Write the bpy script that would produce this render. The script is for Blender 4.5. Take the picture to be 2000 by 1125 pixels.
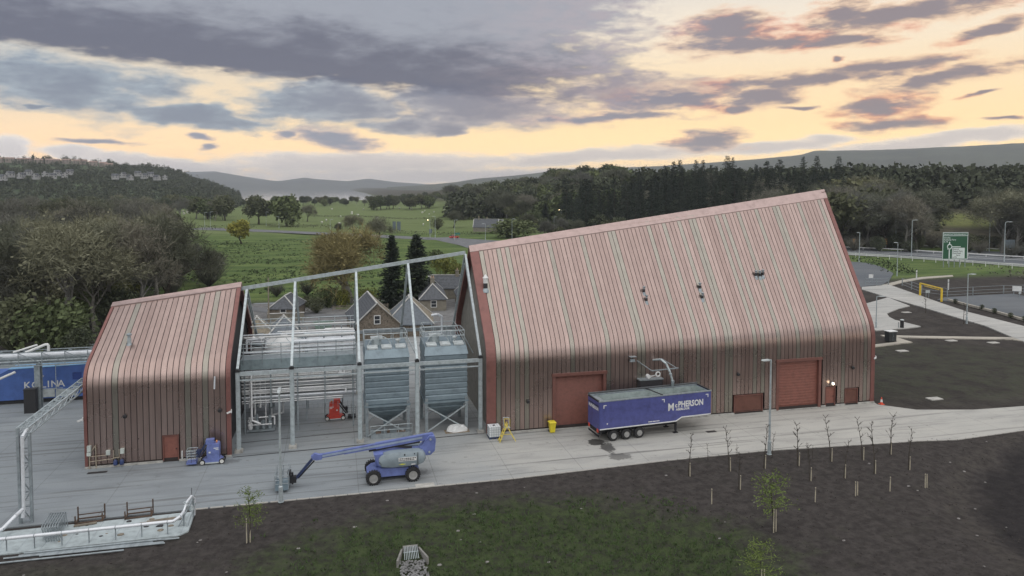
import bpy, bmesh, math, random
from math import sin, cos, pi, radians, sqrt, atan2
from mathutils import Vector, Matrix
# ---------------------------------------------------------------- camera
for o in list(bpy.data.objects): bpy.data.objects.remove(o)
SC = bpy.context.scene
COL = SC.collection
CAM = Vector((-13.995, -67.176, 24.0)); YAW, PIT, FPX, PPY = 0.241, 0.050, 1412.08, 433.3
cd = bpy.data.cameras.new('camera'); cam = bpy.data.objects.new('camera', cd); COL.objects.link(cam)
cam.location = CAM; cam.rotation_euler = (pi/2-PIT, 0, -YAW)
cd.sensor_width = 36; cd.lens = 36*FPX/2000; cd.shift_y = -(562.5-PPY)/2000
cd.clip_start = 0.5; cd.clip_end = 60000
SC.camera = cam
SC.render.resolution_x, SC.render.resolution_y = 1024, 576
SC.view_settings.view_transform = 'Standard'; SC.view_settings.look = 'None'
SC.view_settings.exposure = 0.50; SC.view_settings.gamma = 1.0
CY = SC.cycles; CY.max_bounces = 5; CY.diffuse_bounces = 2; CY.glossy_bounces = 2; CY.transparent_max_bounces = 8; CY.volume_bounces = 0
# ---------------------------------------------------------------- sun (broad overcast light after sunset)
SUN_AZ, SUN_EL = radians(172), radians(72)
sd = bpy.data.lights.new('sun', 'SUN'); sd.energy = 1.5; sd.angle = radians(108); sd.color = (1.0, 0.95, 0.9)
sun = bpy.data.objects.new('sun', sd); COL.objects.link(sun)
sv = Vector((sin(SUN_AZ)*cos(SUN_EL), cos(SUN_AZ)*cos(SUN_EL), sin(SUN_EL)))
sun.rotation_euler = sv.to_track_quat('Z', 'Y').to_euler(); sun.location = (0, -30, 80)
# ---------------------------------------------------------------- sky: dusk gradient with layered clouds
W = bpy.data.worlds.new('World'); SC.world = W; W.use_nodes = True
class NT:
    def __init__(s, nt): s.nt = nt; nt.nodes.clear()
    def n(s, typ, ins=None, **kw):
        nd = s.nt.nodes.new(typ)
        for k, v in kw.items(): setattr(nd, k, v)
        for k, v in (ins or {}).items():
            sk = nd.inputs[k]
            if isinstance(v, bpy.types.NodeSocket): s.nt.links.new(v, sk)
            else: sk.default_value = v
        return nd
    def m(s, op, a, b=0.0, c=None, clamp=False):
        i = {0: a, 1: b}
        if c is not None: i[2] = c
        return s.n('ShaderNodeMath', i, operation=op, use_clamp=clamp).outputs[0]
    def vm(s, op, a, b=None):
        i = {0: a}
        if b is not None: i[1] = b
        nd = s.n('ShaderNodeVectorMath', i, operation=op)
        return nd.outputs['Value'] if op in ('LENGTH', 'DOT_PRODUCT', 'DISTANCE') else nd.outputs[0]
    def sm(s, v, a, b, lo=0.0, hi=1.0, interp='SMOOTHSTEP'):
        return s.n('ShaderNodeMapRange', {'Value': v, 'From Min': a, 'From Max': b, 'To Min': lo, 'To Max': hi}, interpolation_type=interp).outputs[0]
    def mix(s, f, a, b, bt='MIX'):
        nd = s.n('ShaderNodeMix', data_type='RGBA', blend_type=bt)
        for k, v in ((0, f), (6, a), (7, b)):
            if isinstance(v, bpy.types.NodeSocket): s.nt.links.new(v, nd.inputs[k])
            else: nd.inputs[k].default_value = v if k == 0 else (tuple(v)+(1,))[:4]
        return nd.outputs[2]
    def noise(s, vec, scale, detail=4, rough=.55, dist=0.0, out=0):
        return s.n('ShaderNodeTexNoise', {'Vector': vec, 'Scale': scale, 'Detail': detail, 'Roughness': rough, 'Distortion': dist}).outputs[out]
    def ramp(s, f, stops, interp='LINEAR'):
        nd = s.n('ShaderNodeValToRGB', {0: f}); cr = nd.color_ramp; cr.interpolation = interp
        while len(cr.elements) < len(stops): cr.elements.new(.5)
        for e, (p, c) in zip(cr.elements, stops): e.position = p; e.color = tuple(c)+(1,) if len(c) == 3 else c
        return nd.outputs[0]
def srgb(r, g, b, k=1.0):
    f = lambda c: (c/255/12.92 if c <= 10 else ((c/255+.055)/1.055)**2.4)*k
    return (f(r), f(g), f(b))
CM = [(-17.9,6.73,9.71,2.59,-5,.8),(-9.8,4.96,7.85,1.04,-6,1),(0,6.33,8.05,2.37,0,.85),(11,6.31,10.54,2.23,-2,.9),(-19.1,5.14,1.15,.34,0,1),(23,7.21,7.92,1.61,0,.8),(5.8,4.68,4.78,1.45,-5,.8),(9,4.32,2.02,.89,0,1)]
CP = [(30.2,11.65,4.49,1.76,0,1),(32,10.45,7.34,1,0,1),(37.9,10.3,5.08,.74,2,1),(37.9,11.97,3.05,1.34,10,1),(42.4,11.79,8.77,1.07,3,1),(46.9,10.05,3.43,.55,12,1),(40.9,8.25,6.12,.54,3,1),(35.3,7.61,10.21,.83,2,1),(44.6,7.3,6.59,.77,8,.9),(32.5,6.63,4.01,1,0,1),(26.1,6.56,6.6,1.35,0,.9),(21,5.33,8,.44,2,1),(31,5.77,1.48,.47,0,1),(40.5,5.54,3.24,1.23,3,1),(41.2,4.27,4.81,.54,0,1),(28.8,3.45,3.6,.94,2,1),(.1,3.55,3.65,.95,-9,1),(-3.4,3.87,1.11,.39,0,1),(-9,2.81,.83,.34,0,1),(-9.5,3.5,1.37,.26,-3,1),(-15.9,3.07,2.76,.25,-2,1),(38,8.88,.47,.26,0,1),(35.3,5.7,1.41,.23,0,1),(46.1,6.02,1.74,.17,6,1),(47.9,4.42,1.67,.2,0,1)]
CHZ = [(-20.9,2.41,1.65,1,0,1),(-17.6,2.33,1.63,.62,0,1),(-12.5,1.62,8.49,.73,-7,1),(2.6,1.77,14.08,1.04,0,1),(19.9,2.31,13.27,.73,3,1),(9.8,.71,24.27,.89,0,.9),(33.6,2.91,6.48,.57,3,1),(43.2,2.97,8.02,.64,6,1),(37.4,3.35,2.05,.52,0,1),(47.6,3.37,3.09,.61,5,1)]
def build_sky():
    t = NT(W.node_tree)
    dirv = t.n('ShaderNodeTexCoord').outputs['Generated']
    sp = t.n('ShaderNodeSeparateXYZ', {0: dirv}); x, y, z = sp.outputs
    az = t.m('MULTIPLY', t.m('ARCTAN2', x, y), 180/pi)
    el = t.m('MULTIPLY', t.m('ARCSINE', z), 180/pi)
    ae = t.n('ShaderNodeCombineXYZ', {0: az, 1: el, 2: 0.0}).outputs[0]
    # high overcast sheet coordinate, for everything above the low clouds
    dz = t.m('ADD', t.m('MAXIMUM', z, 0.0), 0.12)
    pl = t.n('ShaderNodeCombineXYZ', {0: t.m('DIVIDE', x, dz), 1: t.m('DIVIDE', y, dz), 2: 0.0}).outputs[0]
    st = t.vm('MULTIPLY', ae, (0.10, 0.30, 1.0))
    f1 = t.noise(st, 1.6, 5, .58, .25)
    f2 = t.noise(t.vm('ADD', st, (7.3, 2.1, 0.4)), 5.2, 4, .6, .3)
    f3 = t.noise(t.vm('ADD', t.vm('MULTIPLY', ae, (.14, .50, 1)), (3.3, 9.1, .2)), 3.2, 6, .62, .2)
    wv = t.noise(t.vm('ADD', st, (1.7, 5.5, 2.0)), 2.4, 3, .55, 0, 1)
    warp = t.vm('ADD', ae, t.vm('MULTIPLY', t.vm('SUBTRACT', wv, (.5, .5, .5)), (7.0, 2.0, 0.0)))
    warps = t.vm('ADD', ae, t.vm('MULTIPLY', t.vm('SUBTRACT', wv, (.5, .5, .5)), (2.6, 1.0, 0.0)))
    warpd = t.vm('ADD', ae, t.vm('MULTIPLY', t.vm('SUBTRACT', wv, (.5, .5, .5)), (5.0, 1.1, 0.0)))
    def field(blobs, wp):
        acc = None
        for a, e, rx, ry, rot, w in blobs:
            mp = t.n('ShaderNodeMapping', {'Vector': wp, 'Location': (a, e, 0), 'Rotation': (0, 0, radians(rot)), 'Scale': (rx, ry, 1)}, vector_type='TEXTURE').outputs[0]
            v = t.m('MULTIPLY_ADD', t.vm('LENGTH', mp), -w, w)
            acc = v if acc is None else t.m('SMOOTH_MAX', acc, v, .12)
        return acc
    K = 0.79
    # clear dusk sky
    warm = t.sm(t.m('ABSOLUTE', t.m('SUBTRACT', az, 36.0)), 95, 8)
    back = t.sm(t.m('ABSOLUTE', t.m('SUBTRACT', az, 30.0)), 70, 140)
    e01 = t.m('DIVIDE', el, 30.0, clamp=True)
    cool = t.ramp(e01, [(0, srgb(255,214,180,1.55*K)), (.07, srgb(255,210,164,1.32*K)), (.15, srgb(238,212,184,1.1*K)), (.3, srgb(182,190,194,K)), (1, srgb(142,158,178,K))])
    hot = t.ramp(e01, [(0, srgb(255,218,160,1.65*K)), (.10, srgb(255,218,158,1.3*K)), (.16, srgb(255,222,166,1.1*K)), (.26, srgb(252,224,180,K)), (.40, srgb(240,226,205,K)), (1, srgb(176,184,196,K))])
    dusk = t.ramp(e01, [(0, srgb(200,198,196,K)), (.2, srgb(222,220,216,1.15*K)), (.6, srgb(206,207,210,1.15*K)), (1, srgb(190,196,204,1.15*K))])
    clear = t.mix(back, t.mix(warm, cool, hot), dusk)
    nis = t.n('ShaderNodeTexSky', sky_type='NISHITA', sun_disc=False, sun_elevation=SUN_EL, sun_rotation=SUN_AZ)
    clear = t.mix(1.0, clear, t.vm('MULTIPLY', nis.outputs[0], (.004, .004, .004)), 'ADD')
    # overcast sheet high up and behind
    s1 = t.noise(pl, 1.1, 4, .58, .4); s2 = t.noise(t.vm('ADD', pl, (4.4, 1.2, 0)), 3.4, 3, .6)
    hi = t.m('MULTIPLY', t.sm(el, 12, 19), t.m('SUBTRACT', 1.0, back))
    shA = t.m('MULTIPLY', t.sm(t.m('MULTIPLY_ADD', s2, .35, s1), .46, .72), t.m('MAXIMUM', hi, t.m('MULTIPLY', back, t.sm(el, 16, 36))))
    shC = t.mix(t.sm(s1, .4, .72), srgb(200,202,207,K), srgb(172,175,184,K))
    col = t.mix(t.m('MULTIPLY', shA, .9), clear, shC)
    # haze bank along the horizon
    fh = t.m('MULTIPLY_ADD', t.m('SUBTRACT', f3, .5), 1.0, field(CHZ, warps))
    ah = t.sm(fh, -.05, .4)
    hc = t.mix(warm, srgb(206,216,226,1.4*K), srgb(210,204,200,1.35*K))
    hc = t.mix(t.sm(fh, .1, .7), hc, t.mix(warm, srgb(180,194,210,1.3*K), srgb(172,176,188,1.2*K)))
    col = t.mix(t.m('MULTIPLY', ah, .74), col, hc)
    # pale middle layer
    fm = t.m('ADD', t.m('MULTIPLY_ADD', t.m('SUBTRACT', f1, .5), 1.1, field(CM, warp)), t.m('MULTIPLY', t.m('SUBTRACT', f2, .5), .45))
    am = t.sm(fm, -.04, .42)
    mc = t.mix(t.sm(az, -8, 22), srgb(170,184,194,K), srgb(204,186,178,K))
    md = t.mix(t.sm(az, -8, 22), srgb(122,134,152,K), srgb(136,132,144,K))
    mcol = t.mix(t.sm(t.m('ADD', t.m('MULTIPLY', f3, .9), t.m('MULTIPLY_ADD', f2, .4, fm)), .5, 1.5), mc, md)
    col = t.mix(t.m('MULTIPLY', am, .95), col, mcol)
    # broken clouds lit from the west
    fp = t.m('ADD', t.m('MULTIPLY_ADD', t.m('SUBTRACT', f3, .5), 1.5, field(CP, warps)), t.m('MULTIPLY', t.m('SUBTRACT', f2, .5), .6))
    ap = t.sm(fp, -.12, .52)
    edge = t.mix(t.sm(az, 5, 40), srgb(206,186,180,K), t.mix(t.sm(f1, .47, .64), srgb(232,194,158,1.1*K), srgb(230,150,116,1.05*K)))
    core = t.mix(t.sm(az, 5, 40), srgb(140,146,162,K), srgb(138,128,134,K))
    pcol = t.mix(t.sm(fp, .10, .72), edge, core)
    col = t.mix(t.m('MULTIPLY', ap, .96), col, pcol)
    # dark purple-grey deck
    wa = t.n('ShaderNodeSeparateXYZ', {0: warpd}); waz, wel = wa.outputs[0], wa.outputs[1]
    sl = t.m('MULTIPLY_ADD', waz, .068, t.m('ADD', wel, 1.43))          # slanting lower edge of the deck
    f0 = t.m('MINIMUM', t.m('MULTIPLY', t.m('SUBTRACT', sl, 8.9), .42), t.m('MULTIPLY', t.m('SUBTRACT', 25.0, t.m('MULTIPLY_ADD', wel, -.5, t.m('ADD', waz, 5.5))), .045))
    f0 = t.m('MINIMUM', f0, t.m('MULTIPLY', t.m('ADD', waz, 75.0), .05))
    fd = t.m('ADD', t.m('MULTIPLY_ADD', t.m('SUBTRACT', f1, .5), .9, f0), t.m('MULTIPLY', t.m('SUBTRACT', f3, .5), .7))
    ad = t.sm(fd, -.06, .30)
    up = t.sm(el, 9.5, 14.5)
    dk = t.mix(t.sm(t.m('MULTIPLY_ADD', t.m('SUBTRACT', f3, .5), 4.0, t.m('MULTIPLY_ADD', t.m('SUBTRACT', f1, .5), 7.0, t.m('ABSOLUTE', t.m('SUBTRACT', sl, 10.2)))), 4.6, .6), srgb(152,157,168,K), srgb(98,102,119,K))
    dk = t.mix(t.m('MULTIPLY', up, t.sm(f2, .35, .7, .0, .3)), dk, srgb(158,162,174,K))
    dk = t.mix(t.m('MULTIPLY', t.sm(az, 6, 24), t.sm(f3, .35, .65, .15, .6)), dk, srgb(184,168,172,K))
    col = t.mix(t.m('MULTIPLY', ad, .97), col, dk)
    # below the horizon
    col = t.mix(t.sm(el, -0.4, -3.0), col, srgb(110,112,116,K))
    bg = t.n('ShaderNodeBackground', {'Color': col, 'Strength': 1.0})
    out = t.n('ShaderNodeOutputWorld', {'Surface': bg.outputs[0]})
build_sky()
W.cycles.sampling_method = 'MANUAL'; W.cycles.sample_map_resolution = 512
# ---------------------------------------------------------------- helpers
_sy, _cy, _sp, _cp = sin(YAW), cos(YAW), sin(PIT), cos(PIT)
FW = Vector((_sy*_cp, _cy*_cp, -_sp)); RT = Vector((_cy, -_sy, 0)); UPV = RT.cross(FW)
def ray(px, py): return FW + RT*((px-1000)/FPX) - UPV*((py-PPY)/FPX)
def G(px, py, z=0.0):                       # survey helper: point on level z
    d = ray(px, py); return CAM + d*((z-CAM.z)/d.z)
def AY(px, py, Y):                          # survey helper: point on the vertical plane y = Y
    d = ray(px, py); return CAM + d*((Y-CAM.y)/d.y)
class MB:
    def __init__(s): s.v = []; s.f = []
    def add(s, vs, fs):
        k = len(s.v); s.v += [tuple(v) for v in vs]; s.f += [tuple(i+k for i in f) for f in fs]; return s
    def box(s, x0, x1, y0, y1, z0, z1):
        return s.add([(x0,y0,z0),(x1,y0,z0),(x1,y1,z0),(x0,y1,z0),(x0,y0,z1),(x1,y0,z1),(x1,y1,z1),(x0,y1,z1)],
                     [(0,3,2,1),(4,5,6,7),(0,1,5,4),(1,2,6,5),(2,3,7,6),(3,0,4,7)])
    def frame(s, p0, p1, upv=(0,0,1)):
        a = Vector(p0); b = Vector(p1); d = (b-a)
        if d.length < 1e-6: d = Vector((0,0,1))
        d.normalize(); u = Vector(upv)
        if abs(d.dot(u)) > .98: u = Vector((0,1,0))
        r = d.cross(u).normalized(); w = r.cross(d).normalized(); return a, b, r, w
    def beam(s, p0, p1, w, h, upv=(0,0,1)):
        a, b, r, u = s.frame(p0, p1, upv)
        vs = [q + r*(i*w/2) + u*(j*h/2) for q in (a, b) for i, j in ((-1,-1),(1,-1),(1,1),(-1,1))]
        return s.add(vs, [(0,1,2,3),(7,6,5,4),(0,4,5,1),(1,5,6,2),(2,6,7,3),(3,7,4,0)])
    def tube(s, p0, p1, r0, r1=None, n=8, cap=True):
        r1 = r0 if r1 is None else r1
        a, b, r, u = s.frame(p0, p1)
        vs = [q + r*(rad*cos(2*pi*i/n)) + u*(rad*sin(2*pi*i/n)) for q, rad in ((a, r0), (b, r1)) for i in range(n)]
        fs = [(i, (i+1) % n, n+(i+1) % n, n+i) for i in range(n)]
        if cap: fs += [tuple(range(n-1, -1, -1)), tuple(range(n, 2*n))]
        return s.add(vs, fs)
    def path(s, pts, r, n=8):
        for a, b in zip(pts, pts[1:]): s.tube(a, b, r, r, n)
        return s
    def ring(s, c, R, r, axis='y', n=20, m=6, a0=0, a1=2*pi):
        full = abs(a1-a0-2*pi) < 1e-6; k = n if full else n+1; vs = []
        for i in range(k):
            a = a0+(a1-a0)*i/n
            for j in range(m):
                b = 2*pi*j/m; q = R+r*cos(b); h = r*sin(b)
                p = {'y': (q*cos(a), h, q*sin(a)), 'z': (q*cos(a), q*sin(a), h), 'x': (h, q*cos(a), q*sin(a))}[axis]
                vs.append((c[0]+p[0], c[1]+p[1], c[2]+p[2]))
        fs = [(i*m+j, ((i+1) % k)*m+j, ((i+1) % k)*m+(j+1) % m, i*m+(j+1) % m) for i in range(n) for j in range(m)]
        return s.add(vs, fs)
    def lathe(s, c, prof, n=16, axis='z'):
        vs = []
        for r, h in prof:
            for i in range(n):
                a = 2*pi*i/n
                p = {'z': (r*cos(a), r*sin(a), h), 'y': (r*cos(a), h, r*sin(a)), 'x': (h, r*cos(a), r*sin(a))}[axis]
                vs.append((c[0]+p[0], c[1]+p[1], c[2]+p[2]))
        L = len(prof)
        fs = [(k*n+i, k*n+(i+1) % n, (k+1)*n+(i+1) % n, (k+1)*n+i) for k in range(L-1) for i in range(n)]
        fs += [tuple(range(n-1, -1, -1)), tuple(range((L-1)*n, L*n))]
        return s.add(vs, fs)
    def prism(s, poly, lo, hi, axis='y'):    # poly in the other two axes
        def P(a, b, h): return {'y': (a, h, b), 'z': (a, b, h), 'x': (h, a, b)}[axis]
        n = len(poly); vs = [P(a, b, lo) for a, b in poly] + [P(a, b, hi) for a, b in poly]
        fs = [(i, (i+1) % n, n+(i+1) % n, n+i) for i in range(n)] + [tuple(range(n-1, -1, -1)), tuple(range(n, 2*n))]
        return s.add(vs, fs)
    def loft(s, secs, closed=True, caps=True):
        m = len(secs[0]); vs = [p for q in secs for p in q]; fs = []
        for k in range(len(secs)-1):
            for j in range(m if closed else m-1):
                fs.append((k*m+j, k*m+(j+1) % m, (k+1)*m+(j+1) % m, (k+1)*m+j))
        if caps and closed: fs += [tuple(range(m-1, -1, -1)), tuple(range((len(secs)-1)*m, len(secs)*m))]
        return s.add(vs, fs)
    def mesh(s, name, smooth=False, fix=True):
        me = bpy.data.meshes.new(name); me.from_pydata(s.v, [], s.f)
        if fix and len(s.f) < 4000:
            bm = bmesh.new(); bm.from_mesh(me); bmesh.ops.recalc_face_normals(bm, faces=bm.faces); bm.to_mesh(me); bm.free()
        if smooth:
            me.shade_smooth(); me.set_sharp_from_angle(angle=radians(40))
        me.update(); return me
def obj(name, data, parent=None, loc=None):
    o = bpy.data.objects.new(name, data); COL.objects.link(o)
    if parent is not None: o.parent = parent
    if loc is not None: o.location = loc
    return o
def part(parent, name, mb, mat, smooth=False, label=None, world=False, kind=None):
    """mesh part; world=True: the shape was written in world coordinates"""
    me = mb.mesh(name, smooth) if isinstance(mb, MB) else mb
    if mat is not None and not me.materials: me.materials.append(mat)
    o = obj(name, me, parent)
    if world and parent is not None:
        q = parent
        off = Vector((0,0,0))
        while q is not None: off += q.location; q = q.parent
        me.transform(Matrix.Translation(-off))
    if label: o['label'] = label
    if kind: o['kind'] = kind
    return o
def tag(o, label, cat, group=None):
    o['label'] = label; o['category'] = cat
    if group: o['group'] = group
    return o
def thing(name, label, cat, loc=(0,0,0), rz=0.0, group=None):
    o = obj(name, None, None, Vector(loc)); o.rotation_euler = (0, 0, rz); o.empty_display_size = .3
    return tag(o, label, cat, group)
def single(name, mb, mat, label, cat, loc=None, group=None, smooth=False):
    """one-mesh thing written in world coordinates, origin moved to loc"""
    me = mb.mesh(name, smooth) if isinstance(mb, MB) else mb
    if mat is not None: me.materials.append(mat)
    if loc is not None: me.transform(Matrix.Translation(-Vector(loc)))
    return tag(obj(name, me, None, loc), label, cat, group)
def struct(name, mb, mat, parent=None, smooth=False):
    me = mb.mesh(name, smooth) if isinstance(mb, MB) else mb
    me.materials.append(mat); o = obj(name, me, parent)
    o['kind'] = 'structure'; return o
def dup(root, loc, rz=None, scale=None, label=None, group=None):
    r = root.copy(); COL.objects.link(r); r.location = loc
    if rz is not None: r.rotation_euler = (0, 0, rz)
    if scale is not None: r.scale = scale if hasattr(scale, '__len__') else (scale,)*3
    if label: r['label'] = label
    if group: r['group'] = group
    for ch in KIDS(root):
        c = ch.copy(); COL.objects.link(c); c.parent = r
        for g in KIDS(ch):
            d = g.copy(); COL.objects.link(d); d.parent = c
    return r
_kids = {}
def KIDS(o):
    k = _kids.get(o.name)
    if k is None: k = list(o.children); _kids[o.name] = k
    return k
def text(parent, body, size, mat, loc, rot, name='lettering', bold=0.0, align='LEFT', sx=1.0):
    cu = bpy.data.curves.new('lettering', 'FONT'); cu.body = body; cu.size = size; cu.offset = bold
    cu.align_x = align; cu.resolution_u = 2
    tmp = bpy.data.objects.new('tmp_text', cu); COL.objects.link(tmp)
    dg = bpy.context.evaluated_depsgraph_get(); me = bpy.data.meshes.new_from_object(tmp.evaluated_get(dg))
    bpy.data.objects.remove(tmp); bpy.data.curves.remove(cu)
    me.materials.clear(); me.materials.append(mat)
    o = obj(name, me, parent, loc); o.rotation_euler = rot; o.scale = (sx, 1, 1); return o
# ---------------------------------------------------------------- materials
_m = {}
def mat(name, col, rough=.6, metal=0.0, var=.18, scale=1.5, bump=0.0, bscale=25.0, rnd=0.0, coat=0.0, emit=None, spec=.5, streak=None):
    if name in _m: return _m[name]
    m = bpy.data.materials.new(name); m.use_nodes = True; t = NT(m.node_tree)
    tc = t.n('ShaderNodeTexCoord').outputs['Object']
    c = tuple(col)+(1,)
    base = t.mix(1.0, c, (1, 1, 1), 'MULTIPLY')
    if var:
        cs = tc if streak is None else t.vm('MULTIPLY', tc, streak)
        n = t.noise(cs, scale, 6, .65)
        base = t.mix(1.0, c, t.ramp(n, [(.3, (1-var*1.6,)*3), (.5, (1,)*3), (.72, (1+var,)*3)]), 'MULTIPLY')
    if rnd:
        r = t.n('ShaderNodeObjectInfo').outputs['Random']
        base = t.mix(1.0, base, t.ramp(r, [(0, (1-rnd, 1-rnd, 1-rnd*1.1)), (.5, (1, 1, 1)), (1, (1+rnd, 1+rnd*.75, 1+rnd*.4))]), 'MULTIPLY')
    ins = {'Base Color': base, 'Roughness': rough, 'Metallic': metal, 'Specular IOR Level': spec, 'Coat Weight': coat}
    if emit: ins['Emission Color'] = tuple(emit[:3])+(1,); ins['Emission Strength'] = emit[3]
    b = t.n('ShaderNodeBsdfPrincipled', ins)
    if bump:
        bn = t.noise(tc, bscale, 5, .6)
        t.nt.links.new(t.n('ShaderNodeBump', {'Height': bn, 'Strength': min(1, bump*4), 'Distance': bump}).outputs[0], b.inputs['Normal'])
    t.n('ShaderNodeOutputMaterial', {'Surface': b.outputs[0]})
    _m[name] = m; return m
from mathutils import noise as mnoise
def sst(x, a, b):
    t = max(0., min(1., (x-a)/(b-a))); return t*t*(3-2*t)
def fb(x, y, s, o=4):
    v = 0; a = 1
    for i in range(o): v += a*mnoise.noise(Vector((x*s, y*s, 3.1+i))); s *= 2.1; a *= .5
    return v
# ---- materials of the setting
def mat_ground():
    m = bpy.data.materials.new('field_grass'); m.use_nodes = True; t = NT(m.node_tree)
    pos = t.n('ShaderNodeNewGeometry').outputs['Position']
    sp = t.n('ShaderNodeSeparateXYZ', {0: pos}); x, y = sp.outputs[0], sp.outputs[1]
    n1 = t.noise(pos, .035, 5, .6); n2 = t.noise(pos, .35, 5, .65); n3 = t.noise(t.vm('MULTIPLY', pos, (.5, 2.2, 1)), .09, 6, .7); n4 = t.noise(pos, 1.7, 4, .6)
    near = t.mix(t.sm(n3, .38, .66), (.062, .100, .030), (.130, .175, .056))
    near = t.mix(t.sm(n2, .56, .72), near, (.10, .115, .05))
    near = t.mix(t.sm(n4, .60, .74), near, (.040, .058, .022))
    far = t.mix(t.sm(n3, .35, .7), (.105, .140, .050), (.150, .185, .075))
    g = t.mix(t.sm(y, 300, 330), near, far)
    wood = t.mix(t.sm(n2, .3, .7), (.040, .037, .026), (.085, .078, .050))
    wl = t.m('MULTIPLY', t.sm(t.m('ADD', x, t.m('MULTIPLY', n1, 30)), -40, -70), t.sm(t.m('ADD', y, t.m('MULTIPLY', n1, 60)), 245, 215))
    q = t.m('ADD', t.m('MULTIPLY', x, .52), t.m('MULTIPLY', y, .85))
    wr = t.m('MULTIPLY', t.sm(q, 246, 256), t.sm(x, 90, 130))
    w = t.m('MAXIMUM', wl, wr)
    glade = t.m('MULTIPLY', t.sm(t.m('ADD', t.vm('DISTANCE', pos, (272, 213, 14)), t.m('MULTIPLY', n2, 14)), 32, 20), .9)
    g = t.mix(w, g, t.mix(glade, wood, t.mix(t.sm(n2, .35, .65), (.11,.13,.04), (.17,.18,.065))))
    site = t.m('MULTIPLY', t.sm(q, 196, 180), t.sm(y, 96, 84))
    soil = t.mix(t.sm(n2, .3, .72), (.032, .028, .026), (.060, .054, .048))
    grs = t.m('MULTIPLY', t.sm(t.m('ADD', t.m('MULTIPLY', n4, .6), n2), .62, 1.0), t.sm(t.vm('DISTANCE', t.vm('MULTIPLY', pos, (1, 1.5, 0)), (62, 18, 0)), 27, 15))
    soil = t.mix(t.m('MULTIPLY', grs, .55), soil, (.042, .054, .028))
    g = t.mix(site, g, soil)
    b = t.n('ShaderNodeBsdfPrincipled', {'Base Color': g, 'Roughness': .95, 'Specular IOR Level': .15})
    hgt = t.m('ADD', n4, n2)
    t.nt.links.new(t.n('ShaderNodeBump', {'Height': hgt, 'Strength': .8, 'Distance': .35}).outputs[0], b.inputs['Normal'])
    t.n('ShaderNodeOutputMaterial', {'Surface': b.outputs[0]}); return m
def mat_bed():
    m = bpy.data.materials.new('planting_soil'); m.use_nodes = True; t = NT(m.node_tree)
    pos = t.n('ShaderNodeNewGeometry').outputs['Position']
    n1 = t.noise(pos, .22, 5, .6); n2 = t.noise(pos, 1.4, 6, .7); n3 = t.noise(pos, 7, 5, .7); n4 = t.noise(t.vm('ADD', pos, (9, 4, 1)), .55, 6, .65)
    soil = t.mix(t.sm(n2, .3, .72), (.033, .0295, .028), (.068, .061, .057))
    soil = t.mix(t.sm(n3, .60, .74), soil, (.080, .075, .070))
    soil = t.mix(t.m('MULTIPLY', t.sm(n4, .54, .72), .5), soil, (.046, .045, .036))
    # grass sward in the middle of the bank, bare soil round it
    e = t.n('ShaderNodeMapping', {'Vector': pos, 'Location': (-3.2, -25.0, 0), 'Rotation': (0, 0, radians(-7)), 'Scale': (18.5, 11.4, 1e6)}, vector_type='TEXTURE').outputs[0]
    d = t.m('ADD', t.vm('LENGTH', e), t.m('MULTIPLY', t.m('SUBTRACT', n4, .5), .75))
    gm = t.m('MULTIPLY', t.sm(d, 1.10, .74), t.sm(t.m('ADD', n2, t.m('MULTIPLY', n3, .5)), .48, .82))
    e2 = t.n('ShaderNodeMapping', {'Vector': pos, 'Location': (-38, -22.0, 0), 'Scale': (16, 7, 1e6)}, vector_type='TEXTURE').outputs[0]
    gm = t.m('MAXIMUM', gm, t.m('MULTIPLY', t.sm(t.m('ADD', t.vm('LENGTH', e2), t.m('MULTIPLY', t.m('SUBTRACT', n4, .5), .9)), 1.0, .6), .22))
    grass = t.mix(t.sm(n2, .35, .7), (.030, .041, .019), (.056, .074, .032))
    grass = t.mix(t.sm(n3, .55, .8), grass, (.085, .110, .042))
    c = t.mix(gm, soil, grass)
    # wet dark silt in the hollow on the right
    p3 = t.vm('ADD', pos, t.vm('MULTIPLY', t.vm('SUBTRACT', t.noise(pos, .25, 4, .6, 0, 1), (.5, .5, .5)), (4, 4, 0)))
    e3 = t.n('ShaderNodeMapping', {'Vector': p3, 'Location': (47, -27.5, 0), 'Rotation': (0, 0, radians(28)), 'Scale': (19, 12.5, 1e6)}, vector_type='TEXTURE').outputs[0]
    L3 = t.vm('LENGTH', e3)
    c = t.mix(t.m('MULTIPLY', t.sm(L3, 1.02, .86), .6), c, (.012, .0115, .014))
    c = t.mix(t.m('MULTIPLY', t.sm(t.m('ABSOLUTE', t.m('SUBTRACT', L3, 1.07)), .10, .02), t.sm(n2, .38, .62, 0, .55)), c, (.064, .058, .050))
    b = t.n('ShaderNodeBsdfPrincipled', {'Base Color': c, 'Roughness': .95, 'Specular IOR Level': .12})
    t.nt.links.new(t.n('ShaderNodeBump', {'Height': t.m('ADD', n3, t.m('MULTIPLY', n2, 1.5)), 'Strength': .9, 'Distance': .09}).outputs[0], b.inputs['Normal'])
    t.n('ShaderNodeOutputMaterial', {'Surface': b.outputs[0]}); return m
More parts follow.
